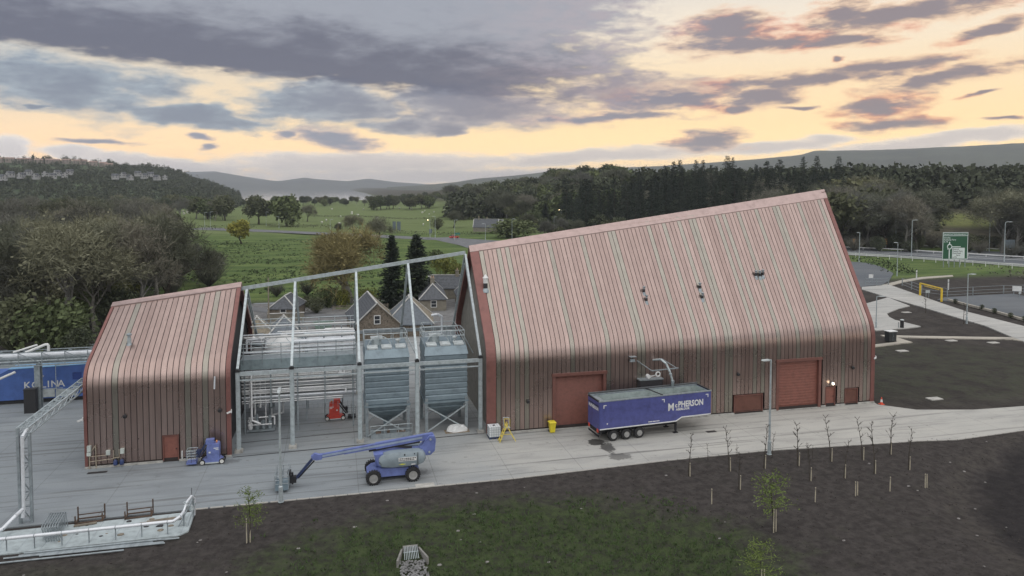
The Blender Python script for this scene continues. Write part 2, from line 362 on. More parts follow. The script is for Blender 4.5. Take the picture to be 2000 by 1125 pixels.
def mat_yard(name, c1, c2, stain=True):
    m = bpy.data.materials.new(name); m.use_nodes = True; t = NT(m.node_tree)
    pos = t.n('ShaderNodeNewGeometry').outputs['Position']
    n1 = t.noise(pos, .07, 4, .55); n2 = t.noise(t.vm('MULTIPLY', pos, (.35, 1.6, 1)), .5, 6, .65, .5); n3 = t.noise(pos, 14, 3, .7); n4 = t.noise(pos, 1.1, 6, .7)
    x = t.n('ShaderNodeSeparateXYZ', {0: pos}).outputs[0]
    f = t.sm(t.m('ADD', x, t.m('MULTIPLY', t.m('SUBTRACT', n1, .5), 60)), -22, 22) if stain else t.sm(n1, .3, .7)
    c = t.mix(f, c1, c2)
    c = t.mix(1.0, c, t.ramp(n2, [(.28, (.74, .74, .75)), (.5, (1, 1, 1)), (.75, (1.10, 1.09, 1.07))]), 'MULTIPLY')
    c = t.mix(1.0, c, t.ramp(n3, [(.3, (.88,)*3), (.7, (1.10,)*3)]), 'MULTIPLY')
    c = t.mix(t.m('MULTIPLY', t.sm(n4, .58, .72), .5), c, (.085, .083, .078))
    jx = t.m('ABSOLUTE', t.m('SUBTRACT', t.m('FRACT', t.m('DIVIDE', x, 6.2)), .5)); yy = t.n('ShaderNodeSeparateXYZ', {0: pos}).outputs[1]
    jy = t.m('ABSOLUTE', t.m('SUBTRACT', t.m('FRACT', t.m('DIVIDE', t.m('ADD', yy, 2.6), 5.1)), .5))
    jn = t.m('MAXIMUM', t.sm(jx, .4945, .498), t.sm(jy, .4935, .4975))
    c = t.mix(t.m('MULTIPLY', jn, .42), c, (.06, .06, .058))
    # tyre-track rubs running along the yard
    tr = t.noise(t.vm('MULTIPLY', pos, (.05, 2.2, 1)), .8, 4, .6, .3)
    c = t.mix(t.m('MULTIPLY', t.sm(tr, .54, .66), .5), c, (.070, .069, .067))
    if stain:     # oil and water stain by the trailer, fainter dark patches beneath the two blue lifts
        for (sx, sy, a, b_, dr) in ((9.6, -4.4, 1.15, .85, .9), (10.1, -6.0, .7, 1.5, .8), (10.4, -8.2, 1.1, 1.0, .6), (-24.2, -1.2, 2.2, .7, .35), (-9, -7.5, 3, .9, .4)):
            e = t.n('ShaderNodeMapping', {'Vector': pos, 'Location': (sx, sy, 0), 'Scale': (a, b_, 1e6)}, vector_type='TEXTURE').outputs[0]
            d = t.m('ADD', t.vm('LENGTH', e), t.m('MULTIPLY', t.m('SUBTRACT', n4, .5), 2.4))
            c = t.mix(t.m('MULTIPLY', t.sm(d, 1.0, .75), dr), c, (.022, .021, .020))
    b = t.n('ShaderNodeBsdfPrincipled', {'Base Color': c, 'Roughness': t.sm(n2, .3, .7, .62, .85), 'Specular IOR Level': .35})
    t.nt.links.new(t.n('ShaderNodeBump', {'Height': n3, 'Strength': .3, 'Distance': .02}).outputs[0], b.inputs['Normal'])
    t.n('ShaderNodeOutputMaterial', {'Surface': b.outputs[0]}); return m
M_GROUND, M_BED = mat_ground(), mat_bed()
M_YARD = mat_yard('yard_concrete', (.225, .250, .265), (.385, .380, .352))
M_ROADC = mat_yard('road_concrete', (.36, .36, .34), (.42, .415, .39), False)
M_ASPH = mat_yard('asphalt', (.085, .098, .112), (.120, .132, .142), False)
M_PATH = mat_yard('path_paving', (.36, .335, .285), (.42, .39, .33), False)
M_KERB = mat('kerb_stone', (.40, .39, .36), .85, var=.25)
M_DARKLINE = mat('drain_iron', (.03, .03, .032), .6, .4)
# ---- ground sheet to the horizon
def hgt(x, y):
    q = .52*x+.85*y
    h = -.15
    h -= 4*sst(-y, 10.4, 14.5)
    h += 21*sst(q, 250, 430)*sst(x, 110, 200)
    h += (1.4*fb(x, y, .012))*sst(math.hypot(x, y-20), 150, 330)
    h += 7*sst(q, 330, 520)*sst(x, 50, 130)*(1-sst(x, 110, 200))
    h -= 14*sst(y, 1150, 1500)
    return h
def graded(lo, hi, d0, g):
    a = [0.0]; d = d0
    while a[-1] < hi: a.append(a[-1]+d); d *= g
    b = [0.0]; d = d0
    while b[-1] > lo: b.append(b[-1]-d); d *= g
    return sorted(set(a+b))
xs = [x+60 for x in graded(-9000, 9000, 5, 1.055)]; ys = [y+120 for y in graded(-700, 9000, 5, 1.05)]
mb = MB(); mb.v = [(x, y, hgt(x, y)) for y in ys for x in xs]; nx = len(xs)
mb.f = [(j*nx+i, j*nx+i+1, (j+1)*nx+i+1, (j+1)*nx+i) for j in range(len(ys)-1) for i in range(nx-1)]
me = mb.mesh('ground', fix=False); me.shade_smooth(); struct('ground', me, M_GROUND)
def slab(name, pts, z, m, th=.14):
    poly = [(p[0], p[1]) for p in pts]
    return struct(name, MB().prism(poly, z-th, z, 'z'), m)
KPTS = [(-90,-10.6),(-24.4,-10.45),(-18,-10.5),(0,-10.6),(14,-10.0),(24,-10.0),(39,-11.2),(43,-11.8),(51.6,-11.2),(70,-8.5),(95,-4)]
RP = [G(2060,788),G(2000,793),G(1900,800),G(1790,800),G(1714,790)]
slab('yard', KPTS+[(p.x, p.y) for p in RP]+[(43.9,0),(43.9,22),(20,40),(14,88),(-30,88),(-42,55),(-90,48)], 0, M_YARD)
# kerb stones along the front of the yard
kr = obj('kerb', None); kr['kind'] = 'structure'
kme = MB().box(-.445,.445,-.07,.07,-.2,.03).mesh('kerb_stone'); kme.materials.append(M_KERB)
for (a, b) in zip(KPTS[1:], KPTS[2:]):
    a = Vector((a[0],a[1],0)); b = Vector((b[0],b[1],0)); L = (b-a).length; n = max(1, int(L/.915)); d = (b-a)/n
    for i in range(n):
        o = obj('kerb_stone', kme, kr, a+d*(i+.5)+Vector((0,-.075,random.uniform(-.008,.008)))); o.rotation_euler = (0,0,atan2(d.y,d.x))
# foreground planting bank
rng = random.Random(5)
bx = [-66+.45*i for i in range(360)]; by = [-10.6-.42*j for j in range(80)]
def front(x):
    for (a, b) in zip(KPTS, KPTS[1:]):
        if a[0] <= x <= b[0]: return a[1]+(b[1]-a[1])*(x-a[0])/(b[0]-a[0])
    return -4
mb = MB()
for j, y in enumerate(by):
    for x in bx:
        yy = front(x)-.14+(y+10.6)
        h = -.03 if j == 0 else -.03+.09*fb(x, yy, .5)+.05*fb(x+50, yy, 2.1)+.0
        h -= 1.0*sst(-yy, 12, 24)*sst(math.hypot((x+3)/22, (yy+27)/14), 1.2, .2)
        h -= .8*sst(math.hypot((x-47)/19, (yy+27)/12.5), 1.05, .8)
        mb.v.append((x, yy, h))
n = len(bx); mb.f = [(j*n+i, (j+1)*n+i, (j+1)*n+i+1, j*n+i+1) for j in range(len(by)-1) for i in range(n-1)]
BEDV = mb.v; 
def bedz(x, y):
    i = min(n-1, max(0, round((x+66)/.45))); j = min(len(by)-1, max(0, round((front(x)-.14-y)/.42))); return BEDV[j*n+i][2]
me = mb.mesh('planting_bank', fix=False); me.shade_smooth(); struct('planting_bank', me, M_BED)
# sheets on the right
def sheet(name, px, z, m, th=.1): return slab(name, [G(*p) for p in px], z, m, th)
sheet('access_road', [(1683,560.6),(1736.7,556),(1799,577.7),(1839,592),(1890,609),(2000,637),(2090,662),(2090,692),(2000,667),(1978,658.7),(1924,636),(1884.5,624.6),(1799,599),(1734,580.5),(1683,565)], .012, M_ROADC, .2)
sheet('turning_loop', [(1660,600),(1694,592),(1734,580.9),(1777,597.2),(1754,603),(1732,612),(1737,619),(1748,624.6),(1799,637.4),(1770,641),(1711,645),(1660,630)], .006, M_ROADC, .2)
sheet('side_road', [(1640,500),(1663,511),(1697,513.7),(1725,522),(1745,533.6),(1736.7,548),(1722.5,556),(1683,560),(1650,560)], .0, M_ASPH, .15)
sheet('car_park', [(1830,585),(1845,580.5),(1890,577.7),(1978,573.4),(2000,577.7),(2120,590),(2120,655),(2000,620),(1913,599),(1867.5,590.5)], .0, M_ASPH, .15)
sheet('footpath', [(1719.6,654),(1800,656),(1978,658.5),(2010,668),(1976,662.5),(1800,659.5),(1752,658.6),(1782,668),(1700,678),(1700,673.5),(1752,667.5)], .0, M_PATH, .15)
sheet('footway', [(1722,556.5),(1760,547),(1800,541),(1860,537),(1862,539.5),(1800,544.5),(1764,551),(1732,560)], .0, M_PATH, .15)
sheet('main_road', [(1560,474),(1651,479),(1760,482),(2000,494),(2130,500),(2130,532),(2000,520),(1760,503),(1651,497),(1560,492)], .004, M_ASPH, .15)
for py0, py1, w in ((487,507,.9),(491.5,511.5,.9)):
    pass
mkl = mat('road_paint', (.72,.72,.70), .7)
for (a, b, w) in (((1600,481),(2080,501.5),.28),((1600,494.5),(2080,520),.28),((1600,486.6),(2080,509),.3),((1600,489),(2080,512),.3)):
    p, q = G(*a), G(*b); d = (q-p).normalized(); nrm = Vector((-d.y,d.x,0))*w
    s_ = struct('road_marking', MB().add([p-nrm+Vector((0,0,.012)),q-nrm+Vector((0,0,.012)),q+nrm+Vector((0,0,.012)),p+nrm+Vector((0,0,.012))], [(0,1,2,3)]), mkl)
# roads beyond the cottages
def road_strip(name, px, w, m, z=.02):
    P = [G(*p) for p in px]; L = []; R_ = []
    for i, p in enumerate(P):
        d = (P[min(i+1,len(P)-1)]-P[max(i-1,0)]).normalized(); nn = Vector((-d.y,d.x,0))*w/2
        L.append(p+nn); R_.append(p-nn)
    mb = MB(); k = len(P)
    mb.v = [(v.x,v.y,hgt(v.x,v.y)+z+.12) for v in L+R_]; mb.f = [(i,i+1,k+i+1,k+i) for i in range(k-1)]
    return struct(name, mb, m)
M_ASPHL = mat('old_asphalt', (.13,.135,.14), .85, var=.2, scale=.3)
road_strip('valley_road', [(380,447),(450,449),(560,452),(700,457),(800,461),(880,466),(960,472),(1040,470),(1100,466)], 15, M_ASPHL)
road_strip('valley_road', [(860,462),(930,478),(990,497),(1100,500)], 14, M_ASPHL, .05)
road_strip('farm_lane', [(440,600),(500,604),(560,612),(640,618),(760,612)], 3.4, M_ASPHL, .10)
slab('gravel_yard', [(-36,88),(-28,54),(-19,50),(14,52),(19,90),(5,96),(-12,84)], .02, mat('gravel', (.15,.15,.148), .95, var=.3, scale=.8), .2)
slab('cottage_lawn', [(-14,76),(-2,74),(0,84),(-14,86)], .05, mat('lawn_grass', (.075,.115,.035), .95, var=.3, scale=.8), .2)
# dark channel lines in the yard
for (a, b, w) in (((455,893),(946,846),.09),((460,866),(705,842),.06),((520,872),(700,846),.0)):
    if w:
        p, q = G(*a), G(*b); struct('channel_drain', MB().beam((p.x,p.y,-.02),(q.x,q.y,-.02), w*2, .05), M_DARKLINE)
# ---- loch and hills
M_WATER = mat('loch_water', (.07,.085,.10), .06, var=0, bump=.02, bscale=.02)
struct('loch', MB().add([(-6000,1180,-8),(9000,1180,-8),(9000,7400,-8),(-6000,7400,-8)], [(0,1,2,3)]), M_WATER)
def az_pt(az, dist, z): a = radians(az); return (CAM.x+dist*sin(a), CAM.y+dist*cos(a), z)
def hill(name, crest, d0, d1, zb, m, rough=.04, step=.5, depth=9):
    """crest: (azimuth deg, elevation deg); the slope rises from distance d0 to d1"""
    mb = MB(); az = crest[0][0]; cols = []
    while az <= crest[-1][0]+1e-6:
        for (a, b) in zip(crest, crest[1:]):
            if a[0] <= az <= b[0]+1e-6:
                e = a[1]+(b[1]-a[1])*(az-a[0])/(b[0]-a[0]); break
        cols.append((az, e)); az += step
    rows = depth+5
    for k in range(rows):
        for az, e in cols:
            if k <= depth:
                u = k/depth; d = d0+(d1-d0)*u; H = max(0, 24+math.tan(radians(e))*d1-zb)
                z = zb+H*(u**.85)*(1+rough*3*fb(az*3.1, u*6, .5)*(u*(1-u))*4) + H*rough*.25*fb(az*9, k*.7, .6)*(u > .3)
            else:
                u = (k-depth)/4; d = d1+(d1-d0)*u; z = zb+max(0, 24+math.tan(radians(e))*d1-zb)*(1-u)*.98
            mb.v.append(az_pt(az, d, z))
    n_ = len(cols); mb.f = [(j*n_+i, j*n_+i+1, (j+1)*n_+i+1, (j+1)*n_+i) for j in range(rows-1) for i in range(n_-1)]
    me = mb.mesh(name, fix=False); me.shade_smooth(); return struct(name, me, m)
M_MOOR = mat('moorland', (.055,.062,.040), .95, var=.35, scale=.004)
M_MOOR2 = mat('far_moorland', (.055,.060,.045), .95, var=.35, scale=.0025)
M_LH = mat('hill_pasture', (.050,.075,.030), .95, var=.35, scale=.012)
hill('far_hills', [(-12,.75),(-9.5,.85),(-8.3,.98),(-7,.75),(-5.5,.45),(-4,.35),(-2.2,.62),(-1.2,.5),(1,.35),(2.6,.55),(4.5,.3),(7,.12),(12,.1)], 6300, 7600, -9, M_MOOR2, .05, .25)
hill('far_mountains', [(-14,.9),(-10,1.0),(-8.5,1.05),(-6.5,.7),(-4,.3),(-1,.1)], 8200, 9600, -9, M_MOOR2, .03, .5)
hill('long_moor', [(4,-.12),(7,.05),(9.5,.30),(11,.55),(13.8,.78),(16.3,1.05),(16.6,1.22),(20,1.35),(25,1.5),(29,1.75),(32,1.95),(35.5,2.25),(36.5,2.55),(40,2.5),(44,2.6),(49,2.75),(56,2.9),(66,2.5),(80,1.5)], 2300, 3700, -9, M_MOOR, .04, .4)
LCREST = [(-40,1.2),(-30,1.5),(-24,1.6),(-21.4,1.75),(-19,1.7),(-17,1.7),(-15.5,1.5),(-14,1.2),(-12.5,1.05),(-11.5,.9),(-10.3,.5),(-9,.1),(-8,-.25),(-7.2,-.6),(-6.6,-.9)]
HLz = {}
hill('wooded_hill', LCREST, 820, 1500, -4, M_LH, .03, .3)
def left_hill(az, u):                       # height on the wooded hill
    for (a, b) in zip(LCREST, LCREST[1:]):
        if a[0] <= az <= b[0]: e = a[1]+(b[1]-a[1])*(az-a[0])/(b[0]-a[0]); break
    d = 820+680*u; H = max(0, 24+math.tan(radians(e))*1500+4); return az_pt(az, d, -4+H*(u**.85))
# ================================================================ the two clad buildings
RY = 9.08; ZC = 8.3
def ridge(X): return 17.44+.1373*X
def clad(name, col):
    m = bpy.data.materials.new(name); m.use_nodes = True; t = NT(m.node_tree)
    tc = t.n('ShaderNodeNewGeometry').outputs['Position']
    r = t.n('ShaderNodeObjectInfo').outputs['Random']
    n1 = t.noise(t.vm('MULTIPLY', tc, (3, 1, .25)), 1.2, 6, .65); n2 = t.noise(tc, .25, 4, .6)
    c = t.mix(1.0, tuple(col), t.ramp(n1, [(.3,(.86,.85,.84)),(.7,(1.08,1.07,1.05))]), 'MULTIPLY')
    c = t.mix(1.0, c, t.ramp(r, [(0,(.93,.92,.92)),(1,(1.06,1.06,1.06))]), 'MULTIPLY')
    b = t.n('ShaderNodeBsdfPrincipled', {'Base Color': c, 'Roughness': t.sm(n2,.3,.7,.25,.32), 'Metallic': .82, 'Specular IOR Level': .5})
    t.nt.links.new(t.n('ShaderNodeBump', {'Height': t.noise(t.vm('MULTIPLY', tc, (1,.4,.4)), 2.0, 3, .5), 'Strength': .08, 'Distance': .05}).outputs[0], b.inputs['Normal'])
    t.n('ShaderNodeOutputMaterial', {'Surface': b.outputs[0]}); return m
M_CL = [clad('terracotta_cladding', (.342,.262,.240)), clad('terracotta_cladding_b', (.328,.249,.227)), clad('terracotta_cladding_c', (.354,.273,.250))]
M_CG = clad('olive_cladding', (.305,.287,.252))
M_SEAM = mat('seam_shadow_gap', (.028,.020,.018), .8)
M_FLASH = mat('red_flashing', (.20,.088,.076), .45, .3, var=.12, spec=.5)
M_RIDGE = mat('ridge_cap', (.38,.29,.27), .38, .8, var=.12)
M_DOOR = mat('red_door_paint', (.205,.078,.058), .5, .0, var=.15, scale=3)
M_FRAME = mat('red_door_frame', (.165,.072,.058), .5, .2, var=.12)
M_DARK = mat('dark_opening', (.02,.02,.022), .8)
M_PLINTH = mat('concrete_plinth', (.36,.355,.33), .85, var=.3, scale=2)
M_GABLE = mat('gable_render', (.20,.19,.165), .8, var=.2)
M_GABLED = mat('gable_dark_cladding', (.035,.036,.040), .7, .2, var=.2)
M_GALV = mat('galvanised_steel', (.42,.475,.49), .45, .35, var=.18, scale=3)
M_GALVD = mat('dull_galvanised_steel', (.29,.33,.35), .5, .4, var=.2, scale=3)
M_STAIN = mat('stainless_pipe', (.84,.85,.85), .32, .1, var=.1)
M_ALU = mat('aluminium_jacket', (.64,.67,.70), .38, .2, var=.1)
M_WHITE = mat('white_paint', (.64,.65,.64), .5, var=.1)
M_BLACK = mat('black_plastic', (.018,.018,.02), .5, var=.1)
M_RUBBER = mat('rubber', (.022,.022,.023), .85, var=.2, scale=8)
def prof(X, off=0.0, zb=.30):
    """outline of the front slope at X: wall, rounded eave, roof; shifted outwards by off"""
    d = Vector((RY, ridge(X)-ZC)); d.normalize()
    A, B, C = Vector((0, ZC-1.5)), Vector((0, ZC)), Vector((0, ZC))+d*1.5
    pts = [Vector((0, zb)), Vector((0, max(zb+.05, 4.0) if zb < 5 else zb+.3)), A]
    for k in range(1, 8):
        u = k/8; pts.append(A*(1-u)**2+B*2*u*(1-u)+C*u*u)
    pts += [C, Vector((RY*.6, ZC+(ridge(X)-ZC)*.6)), Vector((RY, ridge(X)))]
    out = []
    for i, p in enumerate(pts):
        t = (pts[min(i+1, len(pts)-1)]-pts[max(i-1, 0)]).normalized(); nrm = Vector((-t.y, t.x))
        q = p+nrm*off
        out.append((q.x, q.y))
    return out
def clad_building(name, label, x0, x1, np_, greens, doors, wl, wr, insL, insR):
    t = thing(name, label, 'building', ((x0+x1)/2, RY, 0))
    W_ = x1-x0; pw = (W_-wl-wr)/np_
    back = MB(); gi = set()
    for gx in greens: gi.add(int((gx-x0-wl)/pw))
    rg = random.Random(7)
    for i in range(np_):
        a = x0+wl+i*pw; b = a+pw; zb = .30
        for (da, db, dz) in doors:
            if min(b, db)-max(a, da) > pw*.45: zb = dz+.12
        g = .030
        P, Q = prof(a+g, .028, zb), prof(b-g, .028, zb); P2, Q2 = prof(a+g, -.03, zb), prof(b-g, -.03, zb)
        mb = MB(); k = len(P)
        sec = lambda X, pts: [(X, y, z) for y, z in pts]
        mb.v = sec(a+g, P)+sec(b-g, Q)+sec(a+g, P2)+sec(b-g, Q2)
        mb.f = [(j, k+j, k+j+1, j+1) for j in range(k-1)]+[(2*k+j, j, j+1, 2*k+j+1) for j in range(k-1)]+[(k+j, 3*k+j, 3*k+j+1, k+j+1) for j in range(k-1)]+[(0, 2*k, 3*k, k)]
        me = mb.mesh('cladding_panel', fix=False); me.shade_smooth(); me.set_sharp_from_angle(angle=radians(35))
        gr = i in gi
        part(t, 'cladding_panel', me, M_CG if gr else M_CL[rg.choice((0,0,1,2))], world=True, label='olive green cladding panel' if gr else None)
        R1, R2 = prof(a, -.02, zb), prof(b, -.02, zb)
        back.add([(a, y, z) for y, z in R1]+[(b, y, z) for y, z in R2], [(j, k+j, k+j+1, j+1) for j in range(k-1)])
    part(t, 'seam_backing', back, M_SEAM, world=True)
    # rear slope and rear wall
    mb = MB(); k = None
    for X in [x0+W_*i/16 for i in range(17)]:
        pr = prof(X, 0, .0); k = len(pr)
        mb.v += [(X, 2*RY-y, z) for y, z in pr]
    mb.f = [(i*k+j, i*k+j+1, (i+1)*k+j+1, (i+1)*k+j) for i in range(16) for j in range(k-1)]
    part(t, 'rear_cladding', mb, M_CL[1], world=True)
    # gable walls
    for X, gm in ((x0+insL, M_GABLED if insL < .3 else M_GABLE), (x1-insR, M_GABLED)):
        pr = prof(X, -.05, 0)
        poly = [(X, y, z) for y, z in pr]+[(X, 2*RY-y, z) for y, z in reversed(pr[:-1])]
        part(t, 'gable_wall', MB().add(poly, [tuple(range(len(poly)))]), gm, world=True)
    # verge flashings: the red bands at both ends, front and rear, with depth
    for (a, b) in ((x0, x0+wl-.03), (x1-wr+.03, x1)):
        for side in (0, 1):
            P, Q = prof(a, .06, .12 if side == 0 else 0), prof(b, .06, .12 if side == 0 else 0); P2, Q2 = prof(a, -.30, .12), prof(b, -.30, .12)
            fy = (lambda y: y) if side == 0 else (lambda y: 2*RY-y)
            mb = MB(); k = len(P)
            mb.v = [(a, fy(y), z) for y, z in P]+[(b, fy(y), z) for y, z in Q]+[(a, fy(y), z) for y, z in P2]+[(b, fy(y), z) for y, z in Q2]
            mb.f = [(j, k+j, k+j+1, j+1) for j in range(k-1)]+[(2*k+j, j, j+1, 2*k+j+1) for j in range(k-1)]+[(k+j, 3*k+j, 3*k+j+1, k+j+1) for j in range(k-1)]+[(2*k+j, 3*k+j, 3*k+j+1, 2*k+j+1) for j in range(k-1)]
            part(t, 'verge_flashing', mb, M_FLASH, world=True)
    # ridge cap
    mb = MB()
    for side in (-1, 1):
        v = []
        for X in (x0-.02, x1+.02):
            z = ridge(X); s = (z-ZC)/RY; w = .62
            v += [(X, RY, z+.14), (X, RY+side*w, z-s*w+.14), (X, RY+side*w, z-s*w-.02), (X, RY, z-.02)]
        mb.add(v, [(0,1,5,4),(1,2,6,5),(0,3,2,1),(4,5,6,7),(3,7,6,2)])
    part(t, 'ridge_cap', mb, M_RIDGE, world=True)
    # plinth
    mb = MB(); segs = []; cur = x0
    for (da, db, dz) in sorted(doors):
        segs.append((cur, da)); cur = db
    segs.append((cur, x1))
    for a, b in segs: part(t, 'plinth', MB().box(a, b, -.16, .0, -.05, .17), M_PLINTH, world=True)
    part(t, 'plinth_gap', MB().box(x0+.05, x1-.05, .03, .1, .0, .34), M_SEAM, world=True)
    return t
def roller_door(t, xa, xb, zt, slat=.105, dep=.38):
    d = part(t, 'roller_door', MB().box(xa-.02, xb+.02, dep+.08, dep+.12, 0, zt+.2), M_DARK, world=True)
    mb = MB(); z = .06
    while z < zt-.02:
        mb.add([(xa, dep, z),(xb, dep, z),(xb, dep-.02, z+slat*.45),(xa, dep-.02, z+slat*.45),(xb, dep, z+slat*.92),(xa, dep, z+slat*.92),(xa, dep+.03, z+slat*.96),(xb, dep+.03, z+slat*.96),(xa, dep, z+slat),(xb, dep, z+slat)], [(0,1,2,3),(3,2,4,5),(5,4,7,6),(6,7,9,8)]); z += slat
    part(d, 'shutter', mb, M_DOOR, world=True)
    for x in (xa, xb): part(d, 'jamb', MB().box(x-.16, x+.16, -.10, dep+.05, .02, zt+.02), M_FRAME, world=True)
    part(d, 'head', MB().box(xa-.22, xb+.22, -.20, dep+.05, zt+.03, zt+.30), M_FRAME, world=True)
    part(d, 'sill', MB().box(xa, xb, -.25, dep, -.05, .05), M_PLINTH, world=True)
    return d
def leaf_door(t, xa, xb, zt, handle=True, louvre=False, zb=.14):
    d = part(t, 'louvre_panel' if louvre else 'door', MB().box(xa, xb, .05, .12, zb, zt), M_DOOR if not louvre else mat('brown_louvre', (.17,.075,.055), .5, .1), world=True)
    part(d, 'frame', MB().box(xa-.10, xa, -.07, .12, zb-.02, zt+.1).box(xb, xb+.10, -.07, .12, zb-.02, zt+.1).box(xa, xb, -.07, .12, zt, zt+.1), M_FRAME, world=True)
    if louvre:
        z = zb+.06
        while z < zt-.05:
            part(d, 'louvre_blade', MB().add([(xa+.02,.04,z+.05),(xb-.02,.04,z+.05),(xb-.02,-.03,z),(xa+.02,-.03,z)], [(0,1,2,3)]), _m['brown_louvre'], world=True); z += .12
    elif handle:
        part(d, 'handle', MB().box(xb-.16, xb-.10, -.03, .05, 1.05, 1.15), M_BLACK, world=True)
    return d
GL = [AY(p, 745, 0).x for p in (229, 364.5, 398)]
GR = [AY(p, 705, 0).x for p in (978,1013,1030,1122,1188,1246,1253,1330,1360,1399,1421,1428,1474,1489,1518,1561,1597,1604,1646,1687)]
B1 = clad_building('clad_gable_building', 'smaller brown gable-roofed building left of the open steel frame', -34.8, -23.1, 23, GL, [(-28.7,-27.4,2.25)], .28, .40, .2, .55)
B2 = clad_building('clad_gable_building', 'large terracotta metal-clad building with tall sloping ridge behind the blue trailer', 0, 43.76, 90, GR, [(6.6,12.2,5.25),(31.5,36.95,5.2),(37.55,38.8,2.1),(26.5,29.9,1.95),(40.0,41.65,1.75)], .95, .5, .6, .2)
leaf_door(B1, -28.62, -27.5, 2.25)
roller_door(B2, 6.75, 12.05, 5.25); roller_door(B2, 31.65, 36.8, 5.2, .3, .22)
leaf_door(B2, 37.65, 38.7, 2.05); leaf_door(B2, 26.6, 29.8, 1.9, louvre=True); leaf_door(B2, 40.1, 41.55, 1.7, louvre=True)
def wall_light(t, x, z, lit=False):
    d = part(t, 'wall_light', MB().lathe((x, -.10, z), [(.16,0),(.18,-.10),(.12,-.2)], 12, 'y'), M_BLACK if not lit else M_WHITE, world=True, smooth=True)
    part(d, 'bracket', MB().box(x-.05, x+.05, -.10, .0, z-.08, z+.2), M_BLACK, world=True)
    if lit:
        part(d, 'lit_lens', MB().lathe((x, -.31, z), [(.02,.02),(.13,0),(.11,-.06)], 12, 'y'), mat('lamp_glow', (1,.9,.75), .4, var=0, emit=(1,.86,.62,7)), world=True, label='glowing white lamp lens')
        ld = bpy.data.lights.new('wall_lamp', 'POINT'); ld.energy = 2; ld.color = (1,.85,.6); ld.shadow_soft_size = .1
        lo = obj('lamp_light', ld, d); off = d.parent.location; lo.location = Vector((x, -.55, z))-off
for t, x, z in ((B1,-31.6,4.3),(B1,-24.0,4.25),(B2,4.1,3.0),(B2,26.9,4.25),(B2,40.9,4.1)): wall_light(t, x, z)
wall_light(B2, 38.3, 2.55, True)
def vent(t, x, y, h, r, dark=True, cowl='cone'):
    z = ZC+(ridge(x)-ZC)*y/RY
    mb = MB().lathe((x, y, z-.35), [(r,0),(r,.35+h*.55)], 12)
    v = part(t, 'roof_vent', mb, mat('vent_dark', (.05,.05,.055), .5, .4) if dark else M_GALV, world=True, smooth=True)
    part(v, 'flashing_boot', MB().lathe((x, y, z-.30), [(r*2.1,0),(r*1.3,.32),(r*1.02,.4)], 12), M_GALVD, world=True, smooth=True)
    if cowl == 'cone': mb = MB().lathe((x, y, z+h*.5), [(r*1.1,0),(r*1.1,h*.42),(r*1.45,h*.42),(.03,h*.72)], 14)
    else: mb = MB().lathe((x, y, z+h*.5), [(r*.9,0),(r*.7,h*.25),(r*1.35,h*.3),(r*1.35,h*.42),(r*.3,h*.5)], 12)
    part(v, 'cowl', mb, M_WHITE if cowl == 'cone' else M_GALVD, world=True, smooth=True)
vent(B2, .95, 5.0, 1.25, .22)
for x, y in ((17.75,3.4),(17.75,2.75),(24.2,3.3),(24.15,2.6),(31.3,3.8),(31.75,3.75),(32.15,3.8)): vent(B2, x, y, .75, .13, cowl='cap')
vent(B1, -31.9, 3.0, 1.0, .17, False, 'cap')
# downpipe / flue on the left building and wall furniture
part(B1, 'wall_flue', MB().tube((-24.35,-.18,7.3),(-24.4,-.18,6.2),.07), M_ALU, world=True).__setitem__('label', 'pale vertical flue high on the wall')
part(B1, 'white_post', MB().tube((-27.15,-.1,.1),(-27.15,-.1,.9),.06), M_WHITE, world=True)
# meters and pipework on the left building
mt = part(B1, 'gas_meter_pipework', MB().path([(-34.4,-.2,.02),(-34.4,-.2,1.3)],.05).path([(-33.9,-.2,.02),(-33.9,-.2,2.0),(-34.2,-.2,1.55)],.045).path([(-34.4,-.2,.62),(-32.5,-.2,.75)],.03).path([(-34.4,-.2,1.05),(-32.9,-.2,1.1)],.03).path([(-32.55,-.2,1.45),(-32.55,-.2,.8),(-32.1,-.2,.8),(-32.1,-.2,1.5)],.035), mat('copper_pipe', (.42,.36,.28), .45, .5), world=True)
for x, z, w, h in ((-34.4,1.75,.28,.5),(-34.42,1.3,.3,.3),(-32.95,1.3,.3,.38),(-31.85,1.35,.3,.42)):
    b = part(mt, 'meter_box', MB().box(x-w/2,x+w/2,-.32,-.06,z-h/2,z+h/2), mat('meter_grey', (.46,.50,.47), .5), world=True)
for x in (-32.4,-31.9): part(mt, 'pump', MB().lathe((x,-.25,.2), [(.16,0),(.18,.1),(.16,.35),(.06,.45)], 10), mat('pump_blue', (.03,.05,.14), .4), world=True)
# CCTV heads
for t, x, z in ((B1,-34.85,4.2),(B1,-23.05,4.0),(B2,43.8,5.0)):
    c = part(t, 'security_camera', MB().beam((x-.35,-.35,z),(x+.02,-.15,z+.1),.12,.12).box(x-.02,x+.04,-.2,.0,z-.05,z+.25), M_WHITE, world=True)
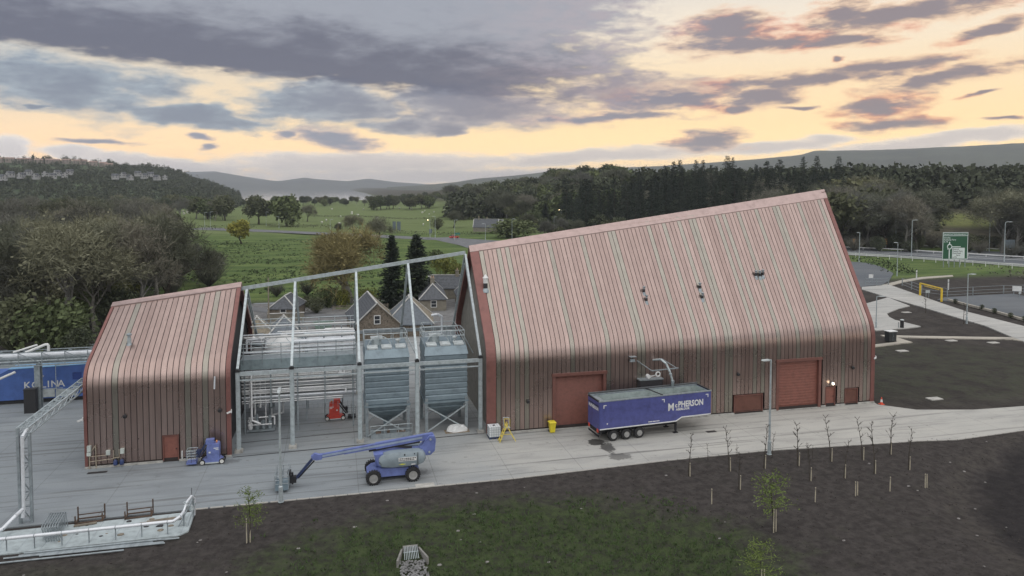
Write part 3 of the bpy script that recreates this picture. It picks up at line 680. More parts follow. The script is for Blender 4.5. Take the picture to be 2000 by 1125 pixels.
# discharge spout over the trailer, and the floodlight beside it
sx = 17.0
sp_ = part(B2, 'discharge_arm', MB().beam((16.4,-1.6,5.65),(19.3,-1.6,5.75),.09,.10).beam((16.4,-1.6,5.65),(15.5,.0,6.35),.07,.07).beam((19.1,-1.6,5.75),(18.2,.0,6.4),.07,.07), M_GALVD, world=True)
part(sp_, 'spout_hose', MB().path([(17.3,.0,6.3),(17.7,-.9,6.55),(18.0,-1.5,6.25),(18.3,-1.8,5.4),(18.5,-1.9,4.6)],.11,10), M_GALV, world=True, smooth=True)
part(sp_, 'spout_collar', MB().lathe((18.33,-1.82,5.15),[(.12,0),(.17,.04),(.17,.14),(.12,.18)],12).lathe((18.52,-1.92,4.1),[(.12,0),(.16,.1),(.18,.5)],10), M_GALVD, world=True, smooth=True)
part(sp_, 'winch', MB().ring((17.1,-1.55,5.25),.22,.07).lathe((16.3,-1.2,4.95),[(.2,0),(.2,.4)],10,'y').beam((16.3,-1.1,4.9),(17.0,-1.5,5.2),.08,.08), M_WHITE, world=True)
ch = part(B2, 'chute_box', MB().prism([(15.6,2.0),(18.0,2.0),(18.0,4.45),(15.6,4.45)],-.75,.0,'y'), mat('chute_dark', (.05,.048,.052), .5, .3), world=True)
part(ch, 'chute_rim', MB().box(15.5,18.1,-.82,.0,4.46,4.56), M_GALVD, world=True)
part(B2, 'floodlight', MB().box(14.6,15.1,-.5,-.3,6.35,6.6).beam((14.85,-.35,6.6),(14.85,0,6.8),.06,.06).box(14.6,15.3,-.5,-.0,6.82,6.86), M_GALVD, world=True)
# ================================================================ steel frame between the buildings
SF = thing('steel_gantry', 'open galvanised steel frame of columns and lattice rafters joining the two brown buildings', 'steel frame', (-11.5, .9, 0))
FX = [-22.6, -17.95, -11.9, -6.55, -.42]
for i, X in enumerate(FX):
    za = ridge(X)-.75
    for s in (0, 1):
        fy = (lambda y: y) if s == 0 else (lambda y: 2*RY-y)
        c = part(SF, 'column', MB().box(X-.15,X+.15,fy(.9)-.15,fy(.9)+.15,.3,7.3).box(X-.2,X+.2,fy(.9)-.03,fy(.9)+.03,.3,7.3), M_GALV, world=True)
        part(c, 'base_plate', MB().box(X-.34,X+.34,fy(.9)-.34,fy(.9)+.34,.0,.24).box(X-.26,X+.26,fy(.9)-.26,fy(.9)+.26,.24,.3), M_PLINTH, world=True)
        a, b = Vector((X,fy(.9),7.55)), Vector((X,fy(RY-.12),za))
        d = (b-a).normalized(); nn = Vector((0,-d.z,d.y)) if s == 0 else Vector((0,d.z,-d.y))
        if nn.z > 0: nn = -nn
        r = part(SF, 'rafter', MB().beam(a, b, .22, .20).beam(a+nn*.12+d*.3, b+nn*.55-d*.9, .14,.14), M_GALV, world=True)
        mb = MB(); L = (b-a).length; k = int(L/1.15)
        for j in range(1, k):
            u = j/k; p = a+(b-a)*u; q = (a+nn*.12+d*.3)+((b+nn*.55-d*.9)-(a+nn*.12+d*.3))*u; mb.beam(p, q, .08, .08)
        part(r, 'lattice_rungs', mb, M_GALV, world=True)
        part(r, 'shoe', MB().box(X-.2,X+.2,fy(.9)-.2,fy(.9)+.2,7.32,7.5), M_BLACK, world=True)
for (a, b) in zip(FX, FX[1:]):
    part(SF, 'ridge_beam', MB().beam((a,RY,ridge(a)-.55),(b,RY,ridge(b)-.55),.24,.36), M_GALV, world=True)
    for y, z, w, h in ((.9,7.12,.2,.34),(.85,6.55,.12,.12),(2*RY-.9,7.12,.2,.34)):
        part(SF, 'eave_beam', MB().box(a+.16,b-.16,y-w/2,y+w/2,z-h/2,z+h/2), M_GALV if y < 2 else M_GALVD, world=True)
part(SF, 'ridge_beam', MB().beam((-23.3,RY,ridge(-23.3)-.55),(FX[0],RY,ridge(FX[0])-.55),.24,.36), M_GALV, world=True)
# verge lattice against the left building
# ================================================================ grain bins
M_BIN = mat('blue_grey_bin', (.205,.262,.295), .5, .35, var=.16, scale=1.2)
M_BINL = mat('pale_bin_top', (.46,.50,.50), .55, .2, var=.2)
def grain_bin(label, xc):
    t = thing('grain_bin', label, 'grain bin', (xc, 4.3, 0), group=None)
    hw, y0, y1 = 2.08, 2.2, 6.4
    z = 3.0
    k = 0
    while z < 7.2:      # ribbed wall courses, each a folded sheet
        part(t, 'wall_course', MB().loft([[(xc-hw+o, y0+o, zz),(xc+hw-o, y0+o, zz),(xc+hw-o, y1-o, zz),(xc-hw+o, y1-o, zz)] for o, zz in ((.07,z),(0,z+.10),(0,z+.46),(.07,z+.56))], caps=False), M_BIN, world=True); z += .565; k += 1
    ztop = z
    part(t, 'wall_core', MB().box(xc-hw+.08,xc+hw-.08,y0+.08,y1-.08,2.9,ztop), M_BIN, world=True)
    r = part(t, 'roof', MB().loft([[(xc-hw-.08,y0-.1,ztop),(xc+hw+.08,y0-.1,ztop),(xc+hw+.08,y1+.1,ztop),(xc-hw-.08,y1+.1,ztop)],[(xc-hw+.05,y0+.3,ztop+.75),(xc+hw-.05,y0+.3,ztop+.75),(xc+hw-.05,y1-.1,ztop+.95),(xc-hw+.05,y1-.1,ztop+.95)]]), M_BIN, world=True)
    for i in range(3):
        x = xc-1.35+i*1.35
        part(r, 'roof_hatch', MB().prism([(y0+.45,ztop+.78),(y0+1.5,ztop+.90),(y0+1.5,ztop+1.02),(y0+.45,ztop+.92)], x-.5, x+.5, 'x'), M_BINL, world=True)
    part(t, 'waist_rim', MB().box(xc-hw-.1,xc+hw+.1,y0-.12,y1+.12,2.82,2.99), M_BIN, world=True)
    part(t, 'hopper', MB().loft([[(xc-a,yc-b,zz),(xc+a,yc-b,zz),(xc+a,yc+b,zz),(xc-a,yc+b,zz)] for a, b, yc, zz in ((hw-.05,2.05,4.3,2.84),(1.25,1.25,4.3,1.75),(.32,.32,4.3,.95),(.26,.26,4.3,.5))]), M_BIN, world=True)
    part(t, 'hopper_band', MB().loft([[(xc-a,4.3-b,zz),(xc+a,4.3-b,zz),(xc+a,4.3+b,zz),(xc-a,4.3+b,zz)] for a, b, zz in ((1.72,1.75,2.22),(1.74,1.77,2.34),(1.6,1.62,2.34))]), M_BIN, world=True)
    for x in (xc-hw+.12, xc+hw-.12):
        for y in (y0+.05, y1-.05):
            part(t, 'leg', MB().box(x-.14,x+.14,y-.14,y+.14,.0,3.3), M_GALVD, world=True)
    for y in (y0-.02, y1+.02):
        part(t, 'brace', MB().beam((xc-hw+.2,y-.13,2.5),(xc+hw-.2,y-.13,.15),.1,.1), M_GALV, world=True)
        part(t, 'brace', MB().beam((xc+hw-.2,y-.22,2.5),(xc-hw+.2,y-.22,.15),.1,.1), M_GALV, world=True)
    zt = ztop+.95
    rl = MB()
    for h in (.55, 1.05):
        rl.path([(xc-hw,y0+1.7,zt+h),(xc-hw,y1,zt+h),(xc+hw,y1,zt+h),(xc+hw,y0+1.7,zt+h),(xc-hw,y0+1.7,zt+h)],.035,6)
    part(t, 'guard_rail', rl, M_GALV, world=True)
    for x in (xc-hw, xc-hw/3, xc+hw/3, xc+hw):
        for y in (y0+1.7, y1): part(t, 'rail_post', MB().tube((x,y,zt-.15),(x,y,zt+1.08),.035,n=6), M_GALV, world=True)
    part(t, 'cable_hoop', MB().ring((xc-.65,y0+1.3,zt-.25),1.15,.045,'y',18,6,0,pi), M_GALV, world=True)
    part(t, 'inlet_box', MB().lathe((xc-.9,y0+2.2,zt-.2),[(.5,0),(.5,.75)],12), M_GALV, world=True)
    part(t, 'inlet_lid', MB().box(xc-1.45,xc-.3,y0+1.75,y0+2.8,zt+.56,zt+.68), M_BINL, world=True)
    part(t, 'breather', MB().lathe((xc+1.2,y0+2.3,zt-.1),[(.14,0),(.14,.25),(.26,.27),(.26,.4),(.08,.48)],10), M_BINL, world=True)
    part(t, 'ladder', MB().beam((xc+hw+.25,y1-1.2,zt+.1),(xc+hw+.95,y1-2.3,zt-1.4),.07,.07).beam((xc+hw+.25,y1-.7,zt+.1),(xc+hw+.95,y1-1.8,zt-1.4),.07,.07), M_GALV, world=True)
    return t
grain_bin('ribbed blue-grey grain bin on legs, standing farther from the large building', -9.25)
grain_bin('ribbed blue-grey grain bin on legs, right beside the large building', -3.55)
# clutter under the bins
pl = thing('sludge_tray', 'long low galvanised tray with pipework under the left grain bin', 'tray', (-9, 1.75, 0))
part(pl, 'tray', MB().box(-10.9,-7.0,1.35,1.55,.0,.45).box(-10.9,-7.0,2.9,3.0,.0,.45).box(-10.9,-7.0,1.55,2.9,.0,.1), M_GALVD, world=True)
mb = MB().path([(-10.9,1.4,1.25),(-7.0,1.4,1.25)],.03,6).path([(-10.9,1.4,.8),(-7.0,1.4,.8)],.03,6)
part(pl, 'hand_rail', mb, M_GALV, world=True)
for x in (-10.9,-9.6,-8.3,-7.0): part(pl, 'rail_post', MB().tube((x,1.4,.45),(x,1.4,1.27),.03,n=6), M_GALV, world=True)
part(pl, 'valve_block', MB().box(-10.4,-9.9,1.7,2.1,.1,.5).lathe((-9.2,2.1,.1),[(.15,0),(.15,.5),(.05,.55)],8).box(-8.4,-7.6,1.7,2.2,.1,.42), mat('valve_brown', (.16,.11,.08), .6), world=True)
bg = thing('bulk_bag', 'crumpled white bulk sack on the floor under the right grain bin', 'sack', (-2.6,1.7,0))
rb = random.Random(3); mb = MB()
secs = []
for k, zz in enumerate((.02,.2,.45,.6)):
    s_ = 1-.12*k; secs.append([(-2.6+(1.15*s_+.12*rb.uniform(-1,1))*cos(a), 1.75+(.42*s_+.06*rb.uniform(-1,1))*sin(a), zz+.08*rb.uniform(-1,1)) for a in [2*pi*i/14 for i in range(14)]])
part(bg, 'sack', mb.loft(secs), M_WHITE, world=True); part(bg, 'pallet', MB().box(-3.8,-1.4,1.25,2.3,-.0,.03), mat('pallet_wood', (.24,.19,.13), .9), world=True)
# ================================================================ pipe rack and tanks
PR = thing('pipe_rack', 'wide rack of many parallel bright pipes in front of the tanks', 'pipe rack', (-17.5, 6, 0))
rp = random.Random(11); z = 2.85
zs = []
while z < 6.15: zs.append(z); z += rp.choice((.15,.19,.23,.30))
for i, z in enumerate(zs):
    r = rp.choice((.05,.06,.085,.11)); y = 6.0+rp.uniform(-.1,.5); x1 = -12.1 if rp.random() < .8 else -13.4
    part(PR, 'pipe', MB().tube((-22.9,y,z),(x1,y,z-.02),r,n=10), rp.choice((M_STAIN,M_ALU,M_STAIN,M_WHITE)), smooth=True, world=True)
for i, z in enumerate((2.95,3.5,4.2,4.9,5.5)):
    part(PR, 'pipe', MB().tube((-22.9,7.4,z),(-12.1,7.4,z),.13,n=10), M_ALU, smooth=True, world=True)
part(PR, 'tray_backing', MB().box(-22.9,-12.1,7.9,7.95,2.6,6.2), mat('rack_backing', (.48,.49,.50), .6, .2), world=True)
for x in (-22.6,-20.2,-17.7,-15.1,-12.4): part(PR, 'upright', MB().box(x-.06,x+.06,5.75,5.87,2.5 if x in (-20.2,-15.1) else 0,6.6), M_GALVD, world=True)
part(PR, 'walkway_beam', MB().box(-22.9,-12.1,5.3,5.5,6.45,7.25).box(-22.9,-12.1,5.28,5.52,7.25,7.33).box(-22.9,-12.1,5.28,5.52,6.37,6.45), mat('blue_grey_beam', (.26,.325,.345), .5, .3), world=True)
part(PR, 'walkway_grating', MB().box(-22.9,-12.1,5.5,7.2,7.26,7.32), M_GALVD, world=True)
for i, z in enumerate((7.75,8.1,8.45,8.85)):
    part(PR, 'hand_rail', MB().tube((-22.9,5.4,z),(-12.1,5.4,z),.04,n=6), M_GALV, world=True)
x = -22.6
while x < -12: part(PR, 'rail_post', MB().tube((x,5.25,6.9),(x,5.25,8.88),.035,n=6), M_GALVD, world=True); x += 1.72
for y, z, r, a, b in ((7.6,7.9,.14,-18.3,-12.1),(8.1,8.3,.24,-18.3,-12.1),(8.3,8.85,.12,-22.9,-12.1),(7.2,7.6,.1,-22.9,-12.1),(7.9,9.2,.07,-22.9,-12.1),(8.4,7.75,.2,-17.9,-12.1)):
    part(PR, 'header_pipe', MB().tube((a,y,z),(b,y,z),r,n=12), rp.choice((M_WHITE,M_ALU)), smooth=True, world=True)
for y, z, r, a, b in ((9.2,7.7,.11,-18.0,-12.1),(9.6,8.15,.09,-22.9,-12.1),(10.2,8.6,.13,-17.2,-12.1),(11.0,7.9,.16,-17.2,-12.1),(12.5,8.5,.1,-20.0,-12.1),(13.4,8.1,.14,-19.6,-12.1),(14.6,8.8,.09,-22.9,-11.9)):
    part(PR, 'header_pipe', MB().tube((a,y,z),(b,y,z),r,n=10), rp.choice((M_WHITE,M_ALU,M_GALV)), smooth=True, world=True)
for x in (-17.0,-15.2,-13.4):
    part(PR, 'pipe_stand', MB().box(x-.06,x+.06,9.0,9.12,0,8.6).box(x-.06,x+.06,13.0,13.12,0,8.8).box(x-.05,x+.05,9.0,13.1,8.3,8.42), M_GALVD, world=True)
for z in (8.5,9.0,9.45): part(PR, 'rear_rail', MB().tube((-22.9,15.2,z),(-12,15.2,z),.04,n=6), M_GALV, world=True)
for k in range(7): part(PR, 'rail_post', MB().tube((-22.6+1.7*k,15.2,7.2),(-22.6+1.7*k,15.2,9.5),.04,n=6), M_GALV, world=True)
part(PR, 'rear_deck', MB().box(-22.9,-12,14.2,15.4,7.1,7.2), M_GALVD, world=True)
for k in range(5):
    x = -22.3+.5*k; part(PR, 'riser_pipe', MB().tube((x,6.9,.4 if k % 2 else 2.2),(x,6.9,6.3),.06+.015*(k % 3),n=8), M_STAIN, smooth=True, world=True)
part(PR, 'down_pipe', MB().path([(-22.0,5.8,6.2),(-22.0,5.8,1.3),(-21.2,5.8,.9)],.1,10), M_STAIN, world=True, smooth=True)
part(PR, 'valve_set', MB().lathe((-13.6,5.7,5.5),[(.06,0),(.14,.05),(.14,.3),(.05,.36)],8).lathe((-13.2,5.6,5.3),[(.1,0),(.1,.5)],8).lathe((-13.1,5.7,3.5),[(.1,0),(.12,.4)],8).box(-13.8,-12.6,5.6,5.75,5.45,5.55), M_STAIN, world=True)
x = -18.2
while x < -12.2: part(PR, 'hanger_rod', MB().tube((x,5.8,2.62),(x,5.8,2.05),.02,n=5), M_GALVD, world=True); x += .48
def tank(label, x, y, r, z0, z1, cone=True, cm=None):
    t = thing('process_tank', label, 'tank', (x, y, 0))
    part(t, 'shell', MB().lathe((x,y,0),[(r*.25,z0-1.2),(r,z0),(r,z1)],28), M_STAIN, smooth=True, world=True)
    part(t, 'top_cone', MB().lathe((x,y,z1),[(r*1.02,-.1),(r*1.02,.06),(r*.22,.75),(r*.2,.85)],28), cm or M_WHITE, smooth=True, world=True)
    part(t, 'manway', MB().lathe((x-.3,y-.2,z1+.7),[(.28,0),(.28,.25),(.34,.25),(.34,.32),(.1,.38)],12), M_GALVD, world=True)
    for i in range(4):
        a = pi/4+i*pi/2; part(t, 'leg', MB().tube((x+r*.85*cos(a),y+r*.85*sin(a),0),(x+r*.85*cos(a),y+r*.85*sin(a),z0+.3),.11), M_GALVD, world=True)
    part(t, 'outlet_pipe', MB().path([(x,y,z0-1.1),(x,y,.5),(x-1.1,y-.6,.5),(x-1.1,y-.6,1.2)],.09), M_STAIN, world=True)
    for i in range(6):
        a = 2*pi*i/6; part(t, 'stiffening_rib', MB().beam((x+r*.25*cos(a),y+r*.25*sin(a),z1+.74),(x+r*.98*cos(a),y+r*.98*sin(a),z1+.1),.04,.06), M_GALV, world=True)
    return t
tank('stainless tank with white conical top behind the pipe rack', -19.4, 10.3, 2.0, 2.9, 7.9)
tank('stainless tank with grey conical top tucked beside the small brown building', -21.5, 13.6, 1.4, 2.6, 7.2, cm=M_GALVD)
sk = thing('pump_skid', 'pump skid with valves and pipes under the stainless tanks', 'pump skid', (-21.2, 6.5, 0))
part(sk, 'base_frame', MB().box(-22.5,-19.9,5.9,7.2,.1,.22), M_GALVD, world=True)
for x, h in ((-22.2,1.1),(-21.6,1.5),(-21.0,.9),(-20.4,1.3)):
    part(sk, 'pump', MB().lathe((x,6.4,.22),[(.16,0),(.22,.1),(.2,h*.5),(.12,h*.6),(.1,h)],10).ring((x,6.2,h),.18,.03), rp.choice((M_GALVD,M_STAIN)), world=True)
part(sk, 'manifold', MB().path([(-22.4,6.9,1.2),(-20.0,6.9,1.2),(-20.0,6.9,.4)],.08).path([(-22.4,6.2,.7),(-20.2,6.2,.7)],.06), M_STAIN, world=True)
# roof-top clutter by the left building
cl = thing('process_pipework', 'tangle of bent insulated pipes beside the small building, above the walkway', 'pipework', (-21.6,8.6,7.3))
part(cl, 'pipe_loop', MB().path([(-22.6,8,7.4),(-22.6,8,8.7),(-21.0,8,8.8),(-20.9,8.8,8.5),(-20.9,8.8,7.6)],.1).path([(-22.3,9,7.4),(-22.3,9,8.4),(-20.6,9,8.5)],.07), M_ALU, world=True, smooth=True)
part(cl, 'valve', MB().ring((-21.2,7.9,8.9),.25,.04,'z').tube((-21.2,7.9,8.5),(-21.2,7.9,8.9),.04).lathe((-22.0,8.2,8.6),[(.14,0),(.2,.1),(.2,.3),(.1,.4)],10), M_STAIN, world=True)
# access platform by the right gable
ap = thing('access_platform', 'railed access platform with steps high behind the right grain bin', 'platform', (-1.8, 12.5, 0))
part(ap, 'deck', MB().box(-4.6,-.9,11.2,14.2,7.3,7.4), M_GALVD, world=True)
for x in (-4.5,-1.0):
    for y in (11.3,14.1): part(ap, 'leg', MB().box(x-.08,x+.08,y-.08,y+.08,0,7.3), M_GALVD, world=True)
mb = MB()
for h in (.55,1.1): mb.path([(-4.6,11.2,7.4+h),(-.9,11.2,7.4+h),(-.9,14.2,7.4+h),(-4.6,14.2,7.4+h),(-4.6,11.2,7.4+h)],.035,6)
part(ap, 'guard_rail', mb, M_GALV, world=True)
for x in (-4.6,-3.4,-2.2,-.9):
    for y in (11.2,14.2): part(ap, 'rail_post', MB().tube((x,y,7.4),(x,y,8.52),.035,n=6), M_GALV, world=True)
part(ap, 'stair_rail', MB().beam((-1.0,11.3,8.5),(-.55,8.2,7.1),.07,.07).beam((-1.0,11.3,7.9),(-.55,8.2,6.5),.07,.07).beam((-1.6,11.3,7.5),(-1.2,8.2,6.1),.1,.2), M_GALV, world=True)
part(ap, 'elbow_pipe', MB().path([(-2.4,13,7.4),(-2.4,13,9.3),(-2.9,13,9.6),(-3.6,13,9.5)],.14), M_ALU, world=True, smooth=True)
# ================================================================ blue bulk trailer
M_TBLUE = mat('trailer_blue', (.070,.080,.245), .42, .05, var=.2, coat=.15)
M_TGREY = mat('trailer_inside', (.42,.48,.47), .5, .4, var=.2)
M_CHASS = mat('chassis_black', (.022,.022,.025), .6, .2)
M_RIM = mat('wheel_rim', (.36,.36,.35), .45, .5, var=.15)
M_LRED = mat('tail_light_red', (.55,.06,.03), .4)
M_TARP = mat('rolled_tarpaulin', (.06,.065,.07), .7)
def wheel(parent, x, y, r, w, side=-1, rimm=None, hub=.52, tread=0, world=True):
    """wheel on the y axis; side -1: outer face towards -y"""
    y0, y1 = y-w/2, y+w/2
    t = part(parent, 'wheel', MB().lathe((x, 0, r), [(hub*r*.98,y0+.02),(r*.86,y0),(r*.97,y0+w*.12),(r,y0+w*.25),(r,y1-w*.25),(r*.97,y1-w*.12),(r*.86,y1),(hub*r*.98,y1-.02)], 24, 'y'), M_RUBBER, smooth=True, world=world)
    f = y0 if side < 0 else y1; s = -side
    rim = part(t, 'rim', MB().lathe((x, 0, r), [(hub*r,f+s*.0),(hub*r*1.03,f-s*.015),(hub*r*.82,f+s*.04),(hub*r*.70,f+s*.16),(hub*r*.40,f+s*.14),(hub*r*.33,f-s*.02),(.02,f-s*.03)], 20, 'y'), rimm or M_RIM, smooth=True, world=world)
    for i in range(tread):
        a = 2*pi*i/tread
        c = Vector((cos(a), 0, sin(a))); p = Vector((x, y, r))+c*(r+.012)
        part(t, 'tread_lug', MB().beam(p+Vector((0,-w*.5,0))+c*.0, p+Vector((0,w*.5,0)), .10, .07, upv=c), M_RUBBER, world=world)
    return t
TR = thing('bulk_trailer', 'dark blue open-top bulk trailer lettered in white, parked beside the large building', 'trailer', (9.75,-4.72,0), radians(4.5))
L, Wd, ZT = 12.0, 2.5, 3.85
side = [(0,1.25),(8.1,1.25),(8.75,1.58),(L,1.58),(L,ZT),(0,ZT)]
part(TR, 'side_panel', MB().prism(side, 0, .07), M_TBLUE); part(TR, 'side_panel', MB().prism(side, Wd-.07, Wd), M_TBLUE)
rd = part(TR, 'rear_door', MB().box(-.04,.05,.0,Wd,1.22,ZT), M_TBLUE)
part(TR, 'front_panel', MB().box(L-.07,L,.07,Wd-.07,1.58,ZT), M_TBLUE)
part(TR, 'load_floor', MB().box(.05,L-.07,.07,Wd-.07,1.75,1.85), M_TGREY)
part(TR, 'inner_lining', MB().box(.06,L-.08,.072,.082,1.85,ZT-.03).box(.06,L-.08,Wd-.082,Wd-.072,1.85,ZT-.03).box(.06,.09,.08,Wd-.08,1.85,ZT-.03).box(L-.11,L-.08,.08,Wd-.08,1.85,ZT-.03), M_TGREY)
for y in (.03, Wd-.03): part(TR, 'top_rail', MB().box(-.06,L+.06,y-.07,y+.07,ZT,ZT+.10), M_GALVD)
for x in (-.02, L): part(TR, 'end_rail', MB().box(x-.07,x+.07,.10,Wd-.10,ZT,ZT+.12), M_CHASS)
part(TR, 'tailboard_step', MB().box(.05,.75,.1,Wd-.1,ZT-.10,ZT-.04), M_GALVD)
part(TR, 'sheet_roll', MB().tube((.0,Wd+.03,ZT+.17),(L,Wd+.03,ZT+.17),.10), M_TARP, smooth=True)
part(TR, 'cross_strap', MB().beam((6.2,Wd,ZT+.13),(6.6,.0,ZT+.13),.16,.05), M_CHASS)
part(TR, 'lower_trim', MB().box(.02,8.1,-.02,-.003,1.22,1.32).beam((8.1,-.012,1.27),(8.75,-.012,1.60),.02,.1).box(8.75,L,-.02,-.003,1.55,1.65), M_WHITE)
part(TR, 'chassis', MB().box(.3,8.6,.7,.95,.75,1.2).box(.3,8.6,1.55,1.8,.75,1.2).box(8.6,L-.3,.7,1.8,1.35,1.55).box(.1,.3,.2,2.3,.75,1.2).box(4.9,8.2,.55,.65,.9,1.15), M_CHASS)
for x in (1.5,2.86,4.22):
    part(TR, 'axle', MB().tube((x,.3,.52),(x,Wd-.3,.52),.07), M_CHASS)
    wheel(TR, x, .24, .52, .38, -1, world=False); wheel(TR, x, Wd-.24, .52, .38, 1, world=False)
    part(TR, 'mudguard', MB().ring((x,.25,.52),.66,.03,'y',10,4,radians(20),radians(160)), M_CHASS)
for y in (.35, Wd-.35):
    lg = part(TR, 'landing_leg', MB().box(8.2,8.36,y-.08,y+.08,.25,1.4).box(8.22,8.34,y-.06,y+.06,.06,.3), M_CHASS)
    part(lg, 'foot', MB().box(8.05,8.5,y-.17,y+.17,0,.07), M_CHASS)
part(TR, 'landing_gear_brace', MB().beam((8.28,.4,.8),(8.28,2.1,1.2),.06,.06).beam((8.28,.4,1.0),(7.2,.6,1.1),.06,.06), M_CHASS)
for y in (.3, Wd-.3): part(rd, 'tail_light', MB().box(-.09,-.03,y-.14,y+.14,.95,1.28), M_LRED)
part(rd, 'under_bar', MB().box(-.06,.02,.1,Wd-.1,.55,.7), M_CHASS)
part(rd, 'hinge_bar', MB().tube((-.08,.15,ZT-.4),(-.08,Wd-.15,ZT-.4),.03,n=6), M_CHASS)
F = (pi/2,0,0)
text(TR, 'M', 1.0, M_WHITE, (7.2,-.012,2.36), F, bold=.022, sx=.9); text(TR, 'c', .62, M_WHITE, (7.98,-.012,2.62), F, bold=.02)
text(TR, 'PHERSON', .80, M_WHITE, (8.33,-.012,2.60), F, bold=.026, sx=.80)
text(TR, 'ABERLOUR', .30, M_WHITE, (8.1,-.012,2.30), F, bold=.012)
text(rd, 'McPHERSON', .42, M_WHITE, (-.052,Wd-.2,3.0), (pi/2,0,-pi/2), bold=.02, sx=.9)
for x, z, w in ((.4,3.35,.3),(6.55,3.35,.3),(11.4,3.42,.3)):
    part(TR, 'white_corner_mark', MB().box(x,x+w,-.012,-.004,z+.12,z+.2).box(x if x < 1 else x+w-.08,x+.08 if x < 1 else x+w,-.012,-.004,z-.12,z+.12), M_WHITE)
part(TR, 'side_marker_dashes', MB().box(5.1,5.5,-.012,-.004,1.45,1.53).box(5.56,5.9,-.012,-.004,1.45,1.53).box(5.96,6.3,-.012,-.004,1.45,1.53), M_WHITE)
part(TR, 'round_marker', MB().lathe((.8,-.004,1.75),[(.07,0),(.06,-.012)],10,'y'), M_WHITE)
# ================================================================ boom lift
M_LBLUE = mat('lift_blue', (.135,.175,.40), .45, .05, var=.2)
M_LBLU2 = mat('lift_pale_blue', (.36,.44,.56), .35, .3, var=.1)
M_HOOD = mat('lift_grey_hood', (.23,.28,.31), .42, .1, var=.12)
M_DKBLUE = mat('jib_dark_blue', (.03,.045,.11), .5, .2)
BL = thing('boom_lift', 'large blue and grey telescopic boom lift with its boom stretched low over the yard', 'boom lift', (-9.6,-8,0))
part(BL, 'chassis', MB().prism([(-11.7,.75),(-11.4,.5),(-10.6,.42),(-8.6,.42),(-7.7,.55),(-7.5,.8),(-8.3,1.05),(-10.7,1.12),(-11.3,1.05)], -8.85,-7.25), M_LBLUE, world=True)
part(BL, 'axle_beam', MB().box(-11.35,-11.05,-9.1,-6.95,.45,.7).box(-8.2,-7.9,-9.1,-6.95,.45,.7), M_LBLUE, world=True)
for x in (-11.2,-8.05):
    wheel(BL, x, -9.2, .56, .4, -1, M_RIM, .6, 18); wheel(BL, x, -6.85, .56, .4, 1, M_RIM, .6, 18)
part(BL, 'turntable', MB().lathe((-9.4,-8.05,1.08),[(.75,0),(.75,.16)],20), M_CHASS, world=True)
# rounded engine hoods on both sides
def hood(y0, y1, out):
    secs = []
    for x, zb, zt, ins in ((-10.75,1.55,2.05,.18),(-10.5,1.32,2.25,.06),(-9.8,1.24,2.4,.0),(-8.4,1.24,2.42,.0),(-7.5,1.30,2.40,.02),(-7.15,1.42,2.25,.10),(-6.98,1.65,2.0,.25)):
        a = y0+ins*out; b = y1
        secs.append([(x,b,zb),(x,a+(b-a)*.12,zb),(x,a,zb+.22),(x,a+(b-a)*.02,zt-.35),(x,a+(b-a)*.22,zt),(x,b,zt)])
    return MB().loft(secs)
h = part(BL, 'engine_hood', hood(-9.25,-8.4,1), M_HOOD, smooth=True, world=True)
part(BL, 'engine_hood', hood(-6.8,-7.65,-1), M_HOOD, smooth=True, world=True)
pl_ = part(h, 'name_plate', MB().box(-9.2,-7.75,-9.275,-9.25,1.72,2.02), M_WHITE, world=True)
mb = MB(); rr = random.Random(2)
for row, z in enumerate((1.90,1.77)):
    x = -9.12
    while x < -7.9: w = rr.uniform(.05,.12); mb.box(x,x+w,-9.282,-9.276,z,z+.075); x += w+.045
part(pl_, 'print_marks', mb, M_BLACK, world=True, kind='stuff')
part(h, 'yellow_sticker', MB().prism([(-9.2,1.47),(-8.9,1.42),(-8.6,1.47),(-8.9,1.54)],-9.262,-9.25), mat('sticker_yellow', (.6,.62,.08), .5), world=True)
part(h, 'latch', MB().box(-8.75,-8.65,-9.23,-9.2,2.16,2.28).box(-7.95,-7.87,-9.22,-9.19,2.2,2.3).box(-7.66,-7.62,-9.27,-9.2,1.3,2.35), M_BLACK, world=True)
part(h, 'white_sticker', MB().box(-8.2,-7.85,-9.27,-9.25,1.38,1.45), M_WHITE, world=True)
part(BL, 'body_core', MB().box(-11.0,-7.2,-8.4,-7.65,1.2,2.32), M_LBLUE, world=True)
part(BL, 'front_shield', MB().prism([(-11.15,2.3),(-10.4,2.35),(-10.35,1.3),(-10.75,1.35)], -8.95,-7.1), M_LBLUE, world=True)
cw = part(BL, 'riser', MB().prism([(-7.5,2.2),(-7.3,1.75),(-6.5,1.75),(-6.15,2.05),(-6.05,3.0),(-6.15,3.28),(-6.55,3.32),(-6.9,3.0),(-7.1,2.6)], -8.45,-7.55), M_LBLUE, world=True)
part(cw, 'pivot_pin', MB().tube((-6.5,-8.5,3.05),(-6.5,-7.5,3.05),.09).tube((-6.6,-8.5,2.0),(-6.6,-7.5,2.0),.09), M_GALV, world=True)
part(cw, 'link_arm', MB().beam((-7.35,-8.4,2.4),(-6.4,-8.4,2.85),.08,.16), M_LBLUE, world=True)
A, B_ = Vector((-6.25,-8,3.22)), Vector((-15.3,-8,2.28))
d = (B_-A); bm_ = part(BL, 'main_boom', MB().beam(A, A+d*.52, .36, .46), M_LBLUE, world=True)
part(bm_, 'boom_pale_stripe', MB().beam(A+d*.1+Vector((0,-.187,.03)), A+d*.99+Vector((0,-.16,.02)), .012, .16), M_LBLU2, world=True)  # pale blue stripe of the two-tone boom
part(bm_, 'second_stage', MB().beam(A+d*.5, A+d*.80, .30, .38), M_LBLUE, world=True)
part(bm_, 'third_stage', MB().beam(A+d*.78, B_, .24, .31), M_LBLUE, world=True)
